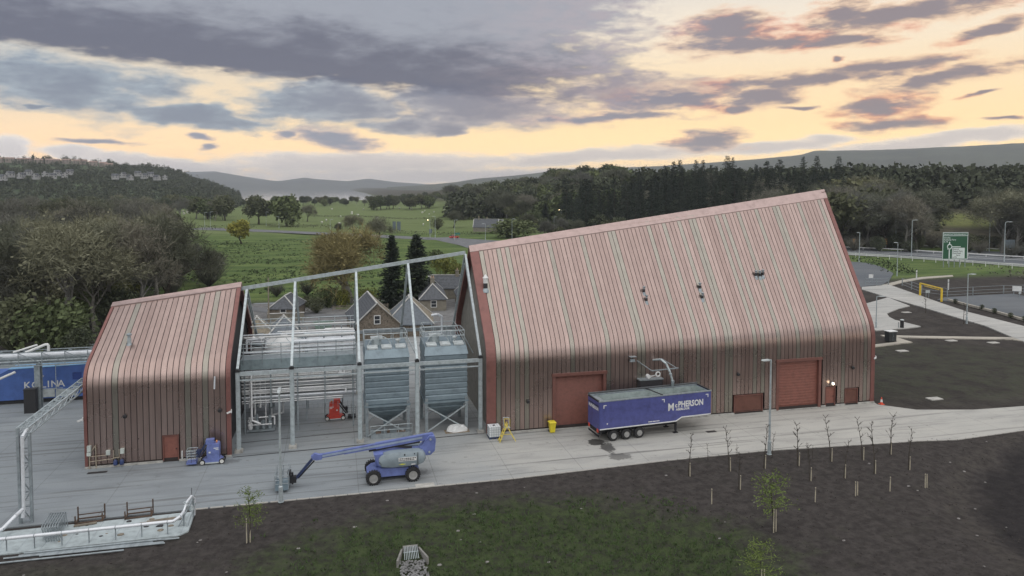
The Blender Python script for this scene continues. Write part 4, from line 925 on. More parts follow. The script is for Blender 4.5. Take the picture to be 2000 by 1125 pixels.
part(bm_, 'cable_track', MB().beam(A+d*.12+Vector((0,-.02,-.33)), A+d*.58+Vector((0,-.02,-.30)), .2,.12), M_CHASS, world=True)
part(BL, 'lift_cylinder', MB().tube((-8.0,-8,2.35),(-9.9,-8,2.62),.09), M_CHASS, world=True)
kn = part(BL, 'knuckle', MB().prism([(-15.15,2.45),(-15.2,2.05),(-15.6,2.0),(-15.95,2.1),(-16.05,2.35),(-15.75,2.55),(-15.4,2.42)],-8.18,-7.82), M_LBLUE, world=True)
J0, J1 = Vector((-15.85,-8,2.22)), Vector((-17.25,-8,.62))
jb = part(BL, 'jib', MB().beam(J0, J1, .18,.24,upv=(0,1,0)), M_DKBLUE, world=True)
part(jb, 'jib_cylinder', MB().tube(J0+Vector((.05,0,-.28)), J1+Vector((.2,0,.02)), .06), M_CHASS, world=True)
bk = part(BL, 'basket', MB().box(-18.75,-17.75,-9.15,-6.85,.22,.30).box(-18.76,-17.74,-9.16,-9.13,.3,.72).box(-18.76,-18.72,-9.13,-6.87,.3,.5), mat('basket_panel', (.18,.24,.28), .5, .2), world=True)
for z in (.75,1.05,1.38):
    part(bk, 'rail', MB().path([(-18.75,-9.15,z),(-17.75,-9.15,z),(-17.75,-6.85,z),(-18.75,-6.85,z),(-18.75,-9.15,z)],.028,6), M_GALVD, world=True)
for x in (-18.75,-18.25,-17.75):
    for y in (-9.15,-8,-6.85): part(bk, 'rail_post', MB().tube((x,y,.28),(x,y,1.4),.028,n=6), M_GALVD, world=True)
part(bk, 'control_box', MB().box(-17.85,-17.6,-8.3,-7.7,.95,1.3), M_BLACK, world=True)
part(BL, 'basket_mount', MB().box(-17.7,-17.2,-8.2,-7.8,.35,.85).tube((-17.5,-8,.2),(-17.5,-8,1.15),.08), M_CHASS, world=True)
# ================================================================ small mast lifts
def mast_lift(label, x, y, flip, mbody, name='mast_lift'):
    t = thing(name, label, 'mast lift', (x, y, 0)); s = -1 if flip else 1
    X = lambda v: x+s*v
    def bx(a, b, y0, y1, z0, z1): return MB().box(min(X(a),X(b)), max(X(a),X(b)), y+y0, y+y1, z0, z1)
    part(t, 'base', MB().prism([(X(-.8),.14),(X(.8),.14),(X(.85),.35),(X(.6),.5),(X(-.6),.48),(X(-.85),.35)] if not flip else [(X(.8),.14),(X(-.8),.14),(X(-.85),.35),(X(-.6),.48),(X(.6),.5),(X(.85),.35)], y-.42, y+.42), mbody, world=True)
    part(t, 'base_skirt', bx(-.55,.55,-.44,.44,.08,.2), M_BINL, world=True)
    rimm = mat('mast_wheel_rim', (.6,.6,.57), .5)
    for wx in (-.78, .80): wheel(t, X(wx), y-.4, .23, .17, -1, rimm, .68); wheel(t, X(wx), y+.4, .23, .17, 1, rimm, .68)
    tw = part(t, 'tower', MB().loft([[(X(a),y-.4,z),(X(b),y-.4,z),(X(b),y+.4,z),(X(a),y+.4,z)] for a, b, z in ((-.35,.55,.48),(-.42,.6,.75),(-.42,.6,1.45),(-.38,.58,1.68),(-.2,.5,1.76))]), mbody, world=True)
    part(tw, 'white_stripes', bx(.15,.55,-.412,-.405,1.36,1.43).add(*((lambda m_: (m_.v, m_.f))(bx(.3,.55,-.412,-.405,1.24,1.30)))), M_WHITE, world=True)
    part(tw, 'sticker', bx(-.25,-.1,-.412,-.405,.98,1.12), M_WHITE, world=True)
    part(t, 'mast_head', bx(-.5,.15,-.28,.28,1.72,2.1), mbody, world=True)
    part(t, 'beacon', MB().lathe((X(.35),y,1.78),[(.07,0),(.07,.14),(.03,.2)],8), mat('beacon_orange', (.6,.25,.08), .4), world=True)
    part(t, 'arm', MB().beam((X(-.45),y,1.85),(X(-1.25),y,.6),.16,.18,upv=(0,1,0)).beam((X(-.3),y+.1,1.6),(X(-1.1),y+.1,.5),.1,.1,upv=(0,1,0)), M_DKBLUE if mbody is M_LBLUE else M_CHASS, world=True)
    bk = part(t, 'basket', bx(-2.05,-1.25,-.45,.45,.16,.34), mbody if mbody is M_LBLUE else M_CHASS, world=True)
    for z in (.62,.85,1.08,1.3):
        part(bk, 'rail', MB().path([(X(-2.05),y-.45,z),(X(-1.25),y-.45,z),(X(-1.25),y+.45,z),(X(-2.05),y+.45,z),(X(-2.05),y-.45,z)],.022,6), M_GALV, world=True)
    for px_ in (-2.05,-1.65,-1.25):
        for py_ in (-.45,.45): part(bk, 'rail_post', MB().tube((X(px_),y+py_,.3),(X(px_),y+py_,1.32),.022,n=6), M_DKBLUE if mbody is M_LBLUE else M_GALVD, world=True)
    part(bk, 'control_box', bx(-1.3,-1.0,-.2,.2,.95,1.25), M_DKBLUE if mbody is M_LBLUE else M_CHASS, world=True)
    return t
mast_lift('small blue mast lift with a railed basket against the left building wall', -24.5,-1.15, False, M_LBLUE)
mast_lift('small red mast lift on the floor below the pipe rack', -14.15, 8.35, True, mat('lift_red', (.55,.055,.035), .45, var=.12))
# ================================================================ small yard things
ib = thing('intermediate_bulk_container', 'white caged liquid container at the corner of the large building', 'container', (.55,-.75,0))
part(ib, 'bottle', MB().box(.02,1.08,-1.25,-.2,.18,1.12), mat('translucent_white_plastic', (.66,.69,.70), .4, var=.08), world=True)
part(ib, 'pallet', MB().box(0,1.1,-1.3,-.15,.1,.16).box(0,.2,-1.3,-.15,0,.1).box(.45,.65,-1.3,-.15,0,.1).box(.9,1.1,-1.3,-.15,0,.1), M_DKBLUE, world=True)
for z in (.2,.42,.64,.86,1.10): part(ib, 'cage_bar', MB().path([(0,-1.27,z),(1.1,-1.27,z),(1.1,-.18,z),(0,-.18,z),(0,-1.27,z)],.014,5), M_GALVD, world=True)
for x in (0,.22,.44,.66,.88,1.1): part(ib, 'cage_bar', MB().path([(x,-1.27,.15),(x,-1.27,1.12),(x,-.18,1.12)],.014,5), M_GALVD, world=True)
part(ib, 'filler_cap', MB().lathe((.55,-.72,1.12),[(.1,0),(.1,.06)],10), M_BLACK, world=True)
M_YEL = mat('safety_yellow', (.62,.50,.10), .5, var=.12)
ld = thing('platform_stepladder', 'yellow platform stepladder standing open by the white container', 'stepladder', (1.5,-1.9,0))
for dy in (-.28,.28):
    part(ld, 'front_rail', MB().beam((.75,-2.05+dy,0),(1.55,-2.05+dy*.8,1.75),.06,.09), M_YEL, world=True)
    part(ld, 'rear_leg', MB().beam((2.3,-2.0+dy*1.2,0),(1.5,-2.05+dy*.8,1.5),.05,.07), M_YEL, world=True)
    part(ld, 'guard_rail', MB().path([(1.3,-2.05+dy*.8,1.2),(1.2,-2.05+dy*.8,2.2),(1.75,-2.05+dy*.8,2.15),(1.75,-2.05+dy*.8,1.35)],.025,6), M_YEL if dy < 0 else M_BINL, world=True)
for k in range(5):
    u = (k+.6)/5.4; part(ld, 'tread', MB().box(.75+.8*u-.08,.75+.8*u+.08,-2.05-.26,-2.05+.26,1.75*u-.02,1.75*u+.02), M_YEL, world=True)
part(ld, 'platform', MB().box(1.25,1.8,-2.3,-1.8,1.28,1.33), M_BINL, world=True)
part(ld, 'cross_brace', MB().beam((1.1,-2.3,.75),(1.95,-2.3,.7),.04,.05), M_YEL, world=True)
wb = thing('wheelie_bin', 'yellow wheelie bin in front of the red shutter door jamb', 'bin', (6.35,-.75,0))
part(wb, 'body', MB().loft([[(x0,y0,z),(x1,y0,z),(x1,y1,z),(x0,y1,z)] for x0,x1,y0,y1,z in ((6.12,6.58,-1.0,-.55,.05),(6.06,6.64,-1.1,-.5,.98))]), mat('bin_yellow', (.68,.56,.03), .45, var=.08), world=True)
part(wb, 'lid', MB().loft([[(x0,y0,z),(x1,y0,z),(x1,y1,z),(x0,y1,z)] for x0,x1,y0,y1,z in ((6.0,6.7,-1.16,-.42,.98),(6.0,6.7,-1.16,-.42,1.03),(6.1,6.6,-1.05,-.48,1.1))]), _m['bin_yellow'], world=True)
part(wb, 'handle', MB().tube((6.05,-.38,1.0),(6.65,-.38,1.0),.025,n=6), _m['bin_yellow'], world=True)
for x in (6.1,6.6): part(wb, 'wheel', MB().tube((x-.03,-.5,.1),(x+.03,-.5,.1),.1,n=12), M_RUBBER, world=True)
cn = thing('traffic_cone', 'orange and white traffic cone at the far corner of the large building', 'cone', (44.15,-.75,0))
part(cn, 'base', MB().box(-.24,.24,-.24,.24,0,.05), mat('cone_red', (.6,.07,.03), .5))
part(cn, 'cone', MB().lathe((0,0,.05),[(.17,0),(.13,.22)],14), _m['cone_red'], smooth=True)
part(cn, 'white_sleeve', MB().lathe((0,0,.27),[(.131,0),(.085,.28)],14), M_WHITE, smooth=True)
part(cn, 'tip', MB().lathe((0,0,.55),[(.086,0),(.04,.25)],12), _m['cone_red'], smooth=True)
# ---- lamp posts
def lamp_post(label, p, h, arm=.55, ang=0, lit=None, r=.09, group=None, two=False, swan=False):
    t = thing('lamp_post', label, 'lamp post', (p[0],p[1],p[2] if len(p) > 2 else 0), ang)
    part(t, 'pole', MB().lathe((0,0,0),[(r*1.7,0),(r*1.7,.05),(r*1.3,.06),(r*1.25,1.2),(r*.8,1.25),(r*.55,h)],10), M_GALV, smooth=True)
    hd = []
    if swan: part(t, 'arm', MB().path([(0,0,h-.02),(.1,0,h+.35),(.4,0,h+.55),(arm,0,h+.6)],r*.45,8), M_GALV); hz = h+.58
    else: part(t, 'arm', MB().box(-.05,arm*.4,-.05,.05,h-.06,h+.03), M_GALV); hz = h
    sgs = (1,-1) if two else (1,)
    for s in sgs:
        L_ = part(t, 'lantern', MB().loft([[(s*x,-w,hz+a),(s*x,w,hz+a),(s*x,w*.8,hz+b),(s*x,-w*.8,hz+b)] for x, w, a, b in ((arm*.3,.06,-.04,.05),(arm*.6,.16,-.07,.07),(arm+.35,.14,-.06,.05),(arm+.5,.06,-.03,.02))]), M_BINL)
        if lit: part(L_, 'lit_lens', MB().lathe((s*(arm+.1),0,hz-.13),[(.03,0),(.2,.03),(.2,.07)],10), mat('street_lamp_glow', (1,.8,.5), .4, var=0, emit=(1,.72,.38,25)), label='glowing lamp lens')
    return t
lamp_post('grey lamp post at the soil edge, in front of the basket of the boom lift', (-18.2,-10.75), 8.6, .25, pi/2, r=.13, two=True)
lamp_post('tall grey lamp post rising in front of the smooth red door', (23.52,-10.95), 8.55, .45, pi, r=.13)
# ---- left: trestle carrying the pipe
TS = thing('pipe_trestle', 'galvanised lattice pipe trestle reaching from the soil edge to the left building', 'pipe trestle', (-35.55,-10,0))
for x in (-35.92,-35.2): part(TS, 'post', MB().box(x-.09,x+.09,-10.09,-9.91,0,6.9 if x < -35.5 else 6.5), M_GALVD, world=True)
for k in range(7):
    z = .15+k*1.05; part(TS, 'rung', MB().beam((-35.9,-10,z),(-35.2,-10,z),.07,.07), M_GALVD, world=True)
    if k < 6: part(TS, 'diagonal', MB().beam((-35.85 if k % 2 else -35.25,-9.97,z),(-35.25 if k % 2 else -35.85,-9.97,z+1.05),.06,.06), M_GALVD, world=True)
for x, z in ((-35.95,6.9),(-35.2,6.9),(-35.95,6.35),(-35.2,6.35)):
    part(TS, 'chord', MB().beam((x,-10.1,z),(x,3.6,z),.09,.09), M_GALV, world=True)
k = 0; y = -10.0
while y < 3.4:
    part(TS, 'cross_bar', MB().beam((-35.95,y,6.9),(-35.2,y,6.9),.06,.06).beam((-35.95,y,6.35),(-35.95,y,6.9),.05,.05).beam((-35.2,y,6.35),(-35.2,y,6.9),.05,.05), M_GALV, world=True)
    part(TS, 'diagonal', MB().beam((-35.2,y,6.37),(-35.2,y+1.3,6.88),.05,.05).beam((-35.95,y,6.37),(-35.95,y+1.3,6.88),.05,.05).beam((-35.95,y,6.92),(-35.2,y+1.3,6.92),.05,.05), M_GALV, world=True); y += 1.34
part(TS, 'pipe', MB().path([(-35.5,3.4,6.6),(-35.5,-9.7,6.6),(-35.55,-10.25,6.3),(-35.6,-10.3,1.2),(-35.6,-10.5,.6)],.12,10), M_ALU, smooth=True, world=True)
# ---- white pad, low insulated pipeline, stacked barriers and scrap
slab('gravel_pad', [(-44,-14.75),(-24.6,-14.75),(-24.1,-14.2),(-24.2,-11.1),(-44,-11.4)], .09, mat('pale_gravel_pad', (.36,.41,.42), .9, var=.16, scale=2, bump=.02, bscale=12), .3)
for k in range(14):
    x = -43+k*1.42; struct('membrane_seam', MB().box(x-.015,x+.015,-14.7,-11.3,.085,.095), M_GALVD)
PL = thing('insulated_pipeline', 'low silver insulated pipeline on posts along the edge of the pale pad', 'pipeline', (-32,-14.4,0))
part(PL, 'pipe', MB().path([(-44,-14.4,.93),(-25.0,-14.4,.95),(-24.6,-14.2,1.15),(-24.5,-13.6,1.2)],.115,12), M_ALU, smooth=True, world=True)
for k in range(12):
    x = -43.2+k*1.62; part(PL, 'post', MB().box(x-.03,x+.03,-14.43,-14.37,.05,.85), M_GALVD, world=True)
    part(PL, 'clamp', MB().ring((x,-14.4,.94),.125,.02,'x',12,4), M_GALVD, world=True)
part(PL, 'branch_pipe', MB().path([(-38,-14.0,.35),(-36.1,-12.4,.75),(-35.7,-11.4,1.15),(-35.6,-10.5,1.2)],.13,10), M_ALU, smooth=True, world=True)
vs = thing('valve_station', 'cluster of grey valves and bent pipes at the end of the low pipeline', 'valve station', (-24.4,-12.6,0))
part(vs, 'frame', MB().beam((-24.9,-13.4,.1),(-24.1,-12.0,1.5),.07,.07).beam((-24.3,-13.5,.1),(-24.0,-12.0,1.1),.07,.07).box(-24.6,-24.5,-13.4,-13.3,.1,1.3).box(-24.2,-24.1,-12.1,-12.0,.1,1.7), M_GALVD, world=True)
part(vs, 'pipe_bend', MB().path([(-24.5,-13.6,1.2),(-24.4,-12.9,1.6),(-24.2,-12.3,1.75),(-24.05,-12.0,1.4),(-24.1,-12.0,.2)],.08,8), M_ALU, smooth=True, world=True)
part(vs, 'valve', MB().lathe((-24.45,-13.0,1.1),[(.08,0),(.17,.08),(.17,.3),(.06,.4)],10).ring((-24.45,-13.0,1.62),.16,.03,'z').lathe((-24.2,-12.4,.7),[(.1,0),(.18,.1),(.1,.4)],10), M_GALV, world=True)
part(vs, 'flag_pin', MB().tube((-24.2,-12.2,1.7),(-24.2,-12.2,2.3),.02,n=5), M_BLACK, world=True)
for i, (dx, dz, l) in enumerate(((0,.06,9),(-.6,.06,8),(-1.4,.06,9.5),(.7,.06,7.5),(-.3,.17,8.2),(-3.2,.06,9.0))):
    y = -15.1-.17*i if i < 4 else (-15.25 if i == 4 else -16.0)
    single('steel_tube', MB().tube((-33.5+dx,y+.05,dz+.02),(-33.5+dx+l,y-.05,dz+.02),.055,n=8), M_GALVD, 'grey steel tube in the bundle lying on the soil beside the pale pad', 'tube', (-29,y,0), 'steel tubes lying beside the pad')
def barrier(i):
    t = thing('crowd_barrier', 'galvanised crowd barrier in the leaning stack on the pale pad', 'barrier', (-33.4+.16*i,-12.6,.09), radians(6), 'stacked crowd barriers')
    part(t, 'frame', MB().path([(.25,-1.1,.0),(0,-1.15,1.0),(0,-1.0,1.12),(0,1.0,1.12),(0,1.15,1.0),(.1,1.15,.0)],.03,8).path([(.03,-1.1,.18),(.03,1.1,.18)],.02,6), M_GALVD, smooth=True)
    for k in range(10): part(t, 'bar', MB().tube((.02,-.95+.21*k,.18),(0,-.95+.21*k,1.1),.012,n=5), M_GALVD)
    return t
for i in range(7): barrier(i)
M_RUST = mat('rusty_steel', (.10,.065,.045), .8, .2, var=.3)
for (x, lab) in ((-31.2,'rusty brown stillage frame on the soil strip, nearer the trestle'),(-28.0,'rusty brown stillage frame on the soil strip, nearer the valve station')):
    t = thing('stillage', lab, 'stillage', (x,-10.9,0), radians(4))
    for a in (-.85,.85):
        for b in (-.4,.4): part(t, 'post', MB().box(a-.04,a+.04,b-.04,b+.04,.0,1.05 if b > 0 else .7), M_RUST)
    part(t, 'base_frame', MB().box(-.8,.8,-.44,-.36,.12,.2).box(-.8,.8,.36,.44,.12,.2).box(-.89,-.81,-.4,.4,.12,.2).box(.81,.89,-.4,.4,.12,.2).box(-.8,.8,.37,.43,.42,.48), M_RUST)
M_TIM = mat('weathered_timber', (.22,.19,.15), .9, var=.3)
for x0, x1, y in ((-27.6,-24.9,-12.4),(-27.2,-25.3,-12.2),(-32.0,-30.6,-11.7)):
    single('timber_length', MB().beam((x0,y,.16),(x1,y+.15,.18),.14,.1), M_TIM, 'timber batten lying on the pale pad', 'timber', ((x0+x1)/2,y,.1), 'loose timber on the pad')
rb = random.Random(8)
for k in range(16):
    x, y, s = rb.uniform(-33,-25), rb.uniform(-14,-11.6), rb.uniform(.05,.2)
    mb = MB().loft([[(x+s*1.5*cos(a)*q*rb.uniform(.7,1.2), y+s*sin(a)*q*rb.uniform(.7,1.2), .09+zz*s) for a in [2*pi*i/7 for i in range(7)]] for q, zz in ((1,0),(.8,.4),(.3,.6))])
    single('rubble_lump', mb, M_TIM if k % 3 else M_BLACK, 'small lump of debris on the pale pad', 'rubble', (x,y,.09), 'debris on the pad')
# ---- blue tanker body with white name, pipe bridge
KB = thing('blue_container', 'long bright blue container with white lettering beyond the left building', 'container', (-46,23,0))
M_KB = mat('container_blue', (.06,.125,.36), .45, var=.15); M_KBT = mat('container_roof', (.16,.33,.52), .5, var=.1)
part(KB, 'body', MB().prism([(-60,.45),(-39.6,.45),(-39.6,4.05),(-48.9,3.85),(-49.6,3.45),(-60,3.3)],22,24.6), M_KB, world=True)
part(KB, 'roof', MB().prism([(-39.6,4.06),(-39.6,4.12),(-48.9,3.92),(-48.9,3.86)],21.95,24.65), M_KBT, world=True)
part(KB, 'skid', MB().box(-59.5,-40,22.2,24.4,.0,.44), M_CHASS, world=True)
part(KB, 'outlined_hatch', MB().box(-42.6,-41.7,21.94,21.99,2.4,3.2), mat('hatch_blue', (.02,.05,.22), .4), world=True)
part(KB, 'white_panel', MB().box(-45.6,-44.4,21.9,21.99,.6,1.45).box(-44.2,-42.3,21.9,21.99,.6,1.4), M_BINL, world=True)
part(KB, 'print_strip', MB().box(-47.4,-43.6,21.95,21.99,1.48,1.54), M_BINL, world=True)
for i, (chx, chh) in enumerate(zip((-47.45,-46.7,-45.75,-45.15,-44.8,-44.1), 'KOLINA')):
    text(KB, chh, 1.05, M_WHITE, (chx+46,-1.03,1.68), F, bold=.012)
text(KB, '=', .6, M_WHITE, (-45.75+46,-1.03,2.75), F)
PB = thing('pipe_bridge', 'grey lattice pipe bridge with pale pipes above the blue container', 'pipe bridge', (-45,19.2,0))
for y in (18.6,19.9):
    for z in (4.95,5.15,6.35): part(PB, 'chord', MB().beam((-62,y,z),(-35.2,y,z),.1,.14 if z < 5.1 else .09), M_GALVD, world=True)
    x = -62
    while x < -36:
        part(PB, 'post', MB().beam((x,y,5.0),(x,y,6.4),.07,.07), M_GALVD, world=True)
        part(PB, 'diagonal', MB().beam((x,y,5.1 if int(x) % 2 else 6.3),(x+2.2,y,6.3 if int(x) % 2 else 5.1),.06,.06), M_GALVD, world=True); x += 2.2
for y, z, r, m_ in ((19.0,5.95,.26,M_ALU),(19.5,5.5,.15,M_GALV),(19.3,5.25,.1,M_ALU),(18.9,5.35,.08,M_GALV)): part(PB, 'pipe', MB().tube((-62,y,z),(-35.2,y,z),r,n=12), m_, smooth=True, world=True)
for x in (-60,-45.0): part(PB, 'column', MB().box(x-.28,x+.28,18.9,18.98,0,4.9).box(x-.28,x+.28,19.5,19.58,0,4.9).box(x-.05,x+.05,18.98,19.5,0,4.9), M_GALVD, world=True)
part(PB, 'pipe_loop', MB().path([(-46.2,19.4,6.2),(-44.2,19.4,7.0),(-44.0,19.4,6.9),(-44.0,19.4,5.9)],.14,8), M_WHITE, smooth=True, world=True)
part(PB, 'pipe_end', MB().path([(-47.5,19.8,6.2),(-45.2,19.8,6.9)],.1,8), M_WHITE, smooth=True, world=True)
part(PB, 'pipe_end', MB().path([(-49.5,18.8,3.2),(-47,18.8,4.3)],.13,8), M_WHITE, smooth=True, world=True)
single('black_cabinet', MB().box(-46.0,-44.9,18.0,18.7,0,2.5).box(-46.05,-44.85,17.95,18.75,2.5,2.56), M_BLACK, 'tall black cabinet at the foot of the pipe bridge column', 'cabinet', (-45.4,18.3,0))
lamp_post('slim lamp post beyond the pipe bridge, in front of the blue container', (-44.0,21.2), 4.3, .9, radians(10), r=.05)
# ---- covers and drain
for (px, py, w, d_, lab) in ((190,923,.75,.4,'dark drain grate in the yard before the left building'),(830,948,.75,.7,'pale concrete chamber cover at the soil edge behind the boom lift wheel'),(1389,843,.5,.5,'dark cover plate on the yard right of the trailer legs')):
    p = G(px, py); single('drain_cover', MB().box(p.x-w,p.x+w,p.y-d_/2,p.y+d_/2,-.08,.035 if w > .7 and d_ > .5 else .012), M_KERB if d_ > .5 and w > .7 else M_BLACK, lab, 'drain cover', (p.x,p.y,0))
_p = G(803,1092,-.75); DX, DY = _p.x, _p.y; dz0 = bedz(DX, DY)-.05
dr = thing('outfall_headwall', 'small concrete outfall with splayed wings and a bar screen in the grass', 'headwall', (DX,DY,dz0))
M_CONC = mat('weathered_concrete', (.21,.205,.19), .9, var=.3, scale=3)
part(dr, 'head_wall', MB().box(-.5,.5,.45,.6,-.4,.45), M_CONC)
for s in (-1,1): part(dr, 'wing_wall', MB().prism([(s*.5,.5),(s*.62,.5),(s*1.05,-1.0),(s*.93,-1.05)] if s > 0 else [(s*.62,.5),(s*.5,.5),(s*.93,-1.05),(s*1.05,-1.0)], -.4,.32,'z'), M_CONC)
for k in range(9): part(dr, 'screen_bar', MB().tube((-.46+.115*k,-.45,.02),(-.42+.105*k,.44,.44),.02,n=6), M_GALV)
part(dr, 'screen_rail', MB().tube((-.5,.05,.26),(.5,.05,.26),.02,n=6), M_GALV)
rb = random.Random(4); mb = MB()
for k in range(420):
    x, y = rb.uniform(-.85,.85), rb.uniform(-4.6,-.5); s = rb.uniform(.05,.12); z = -.08+rb.uniform(0,.06)
    a = rb.uniform(0,6.3)
    mb.loft([[(x+s*q*cos(a+2*pi*i/5)*rb.uniform(.7,1.2), y+s*q*sin(a+2*pi*i/5)*rb.uniform(.7,1.2), z+s*zz) for i in range(5)] for q, zz in ((1,0),(.75,.5),(.2,.7))], caps=False)
gs = part(None, 'riprap_stones', mb, mat('riprap', (.17,.175,.18), .85, var=.3, rnd=.2)); gs.location = (DX,DY,dz0); gs['kind'] = 'stuff'; tag(gs, 'grey broken stones laid in the channel below the outfall', 'stones')
# ================================================================ vegetation
def leafmat(name, col, rnd=.22, trans=.0):
    return mat(name, col, .85, var=.3, scale=.35, rnd=rnd, spec=.15)
M_BARK = mat('grey_bark', (.18,.175,.16), .95, var=.3, scale=3, rnd=.25, spec=.1)
M_BARKD = mat('dark_bark', (.065,.057,.046), .95, var=.3, scale=3, spec=.1)
M_TWIG = leafmat('bare_twigs', (.140,.142,.124), .42)
M_TWIGG = leafmat('budding_twigs', (.140,.148,.108), .40)
M_LEAFD = leafmat('dark_leaves', (.082,.095,.060), .35)
M_LEAFM = leafmat('spring_leaves', (.095,.118,.055), .3)
M_LEAFY = leafmat('yellow_green_leaves', (.24,.235,.055), .12)
M_PINE = leafmat('conifer_needles', (.036,.048,.036), .25)
M_IVY = leafmat('ivy', (.030,.042,.022), .2)
M_GORSE = leafmat('gorse_leaves', (.14,.15,.04), .15)
def rvec(R):
    while True:
        v = Vector((R.uniform(-1,1),R.uniform(-1,1),R.uniform(-1,1)))
        if .05 < v.length < 1: return v.normalized()
def tri(mb, p, d, l, w, R):
    s = d.cross(rvec(R))
    if s.length < 1e-3: return
    s.normalize(); k = len(mb.v)
    mb.v += [tuple(p-s*w*.5), tuple(p+s*w*.5), tuple(p+d*l)]; mb.f.append((k,k+1,k+2))
def leafq(mb, p, s, R):
    n = rvec(R); a = n.orthogonal().normalized()*s; b = n.cross(a).normalized()*s*.7; k = len(mb.v)
    mb.v += [tuple(p-a), tuple(p+b), tuple(p+a), tuple(p-b)]; mb.f.append((k,k+1,k+2,k+3))
def broadleaf(seed, H, spread, levels=4, twigs=9, tl=1.0, tw=.05, leaf=0, leafs=.25, trunk_h=.28, r0=None, upb=.35):
    R = random.Random(seed); wood, crown = MB(), MB(); r0 = r0 or H*.022
    def limb(p, d, l, r, lev):
        n = 3 if lev < 2 else 2; q = p
        for i in range(n):
            d = (d+rvec(R)*.22+Vector((0,0,.10*upb*2))).normalized(); q2 = q+d*(l/n); r2 = r*(1-.22)
            wood.tube(q, q2, r, r2, 6 if lev < 2 else (4 if lev < 3 else 3), cap=False); q, r = q2, r2
            if lev > 0 and i < n-1 or (lev == 0 and i == n-2):
                for _ in range(2 if lev == 0 else 1): branch(q, d, l, r, lev)
        if lev < levels-1:
            for _ in range({0:5,1:4,2:3,3:3}[lev]): branch(q, d, l, r, lev)
        else: spray(q, d)
    def branch(q, d, l, r, lev):
        if lev >= levels-1: spray(q, d); return
        a = rvec(R); a = (a-d*a.dot(d)).normalized()
        nd = (d*R.uniform(.45,.9)+a*R.uniform(.55,1.0)*spread+Vector((0,0,upb*R.uniform(0,.6)))).normalized()
        limb(q, nd, l*R.uniform(.52,.74), r*R.uniform(.5,.66), lev+1)
    def spray(q, d):
        for _ in range(twigs):
            e = (d*.6+rvec(R)*.9+Vector((0,0,.15))).normalized(); L_ = tl*R.uniform(.5,1.2)
            tri(crown, q, e, L_, tw, R)
            m_ = q+e*L_*.5; tri(crown, m_, (e+rvec(R)*.8).normalized(), L_*.6, tw*.7, R)
        for _ in range(leaf):
            leafq(crown, q+rvec(R)*R.uniform(.2,1.0)*tl*1.1, leafs*R.uniform(.6,1.3), R)
    limb(Vector((0,0,-.3)), Vector((R.uniform(-.06,.06),R.uniform(-.06,.06),1)).normalized(), H*trunk_h+.3, r0, 0)
    return wood, crown, H
def conifer(seed, H, W_, dense=7, droop=.35, bare=.12):
    R = random.Random(seed); wood, crown = MB(), MB()
    wood.tube((0,0,-.3),(0,0,H*.96),H*.014,.03,6)
    z = H*bare
    while z < H*.985:
        u = (z-H*bare)/(H*(1-bare)); L_ = W_*(1-u)**.75*R.uniform(.75,1.12)+.25
        for k in range(dense):
            a = R.uniform(0,2*pi); d = Vector((cos(a),sin(a),-.12-droop*(1-u)*R.uniform(.4,1.3)+.35*u)).normalized(); p = Vector((0,0,z+R.uniform(-.2,.2)))
            l = L_*R.uniform(.6,1.1); s = Vector((-sin(a),cos(a),0))
            for i in range(3+int(l*1.6)):
                t_ = R.uniform(.12,1.0); q = p+d*l*t_
                e = (d+s*R.uniform(-1.1,1.1)+Vector((0,0,R.uniform(-.5,.15)))).normalized()
                tri(crown, q, e, R.uniform(.35,.8)*(.5+.6*l/W_), R.uniform(.2,.38), R)
            tri(crown, p, d, l*1.08, .14, R)
        z += R.uniform(.28,.48)*H/18
    tri(crown, Vector((0,0,H*.9)), Vector((0,0,1)), H*.1, .18, R)
    return wood, crown, H
def shrub(seed, H, W_, leaf=900, s=.12, twig=120):
    R = random.Random(seed); wood, crown = MB(), MB()
    lobes = [(rvec(R)*W_*.45*R.uniform(.2,1), R.uniform(.3,.5)) for _ in range(9)]
    for _ in range(leaf):
        c, q = R.choice(lobes); v = rvec(R)*R.uniform(.55,1)**.5*q
        p = Vector((c.x+v.x*W_, c.y+v.y*W_, H*.5+c.z*H/W_*.5+v.z*H*.9)); p.z = abs(p.z)
        leafq(crown, p, s*R.uniform(.6,1.4), R)
    for _ in range(twig):
        a = R.uniform(0,2*pi); d = Vector((cos(a)*.6,sin(a)*.6,R.uniform(.5,1.4))).normalized(); tri(crown, Vector((0,0,0)), d, H*R.uniform(.5,1.05), .05, R)
    for _ in range(6):
        a = R.uniform(0,2*pi); wood.tube((0,0,-.1),(cos(a)*W_*.35,sin(a)*W_*.35,H*.6),.05,.02,4,cap=False)
    return wood, crown, H
PROTO = {}
def proto(key, gen, bark, lf, name='tree'):
    w, c, H = gen
    H = max(v[2] for v in c.v)
    wm = w.mesh(key+'_trunk', fix=False); wm.materials.append(bark); wm.shade_smooth()
    cm = c.mesh(key+'_crown', fix=False); cm.materials.append(lf)
    PROTO[key] = (wm, cm, H, name)
proto('bareA', broadleaf(1,18,.8,5,3,1.3,.07), M_BARK, M_TWIG, 'bare_tree')
proto('bareB', broadleaf(2,18,.65,5,3,1.2,.065,trunk_h=.33), M_BARK, M_TWIG, 'bare_tree')
proto('bareC', broadleaf(3,17,.95,5,3,1.3,.07,trunk_h=.22), M_BARKD, M_TWIGG, 'bare_tree')
proto('bareD', broadleaf(4,15,.75,5,3,1.2,.065,leaf=1,leafs=.15), M_BARK, M_TWIGG, 'bare_tree')
proto('leafA', broadleaf(11,16,.85,4,4,1.6,.06,leaf=11,leafs=.42,trunk_h=.22), M_BARKD, M_LEAFD, 'leafy_tree')
proto('leafB', broadleaf(12,15,.95,4,4,1.6,.06,leaf=12,leafs=.42,trunk_h=.18), M_BARKD, M_LEAFM, 'leafy_tree')
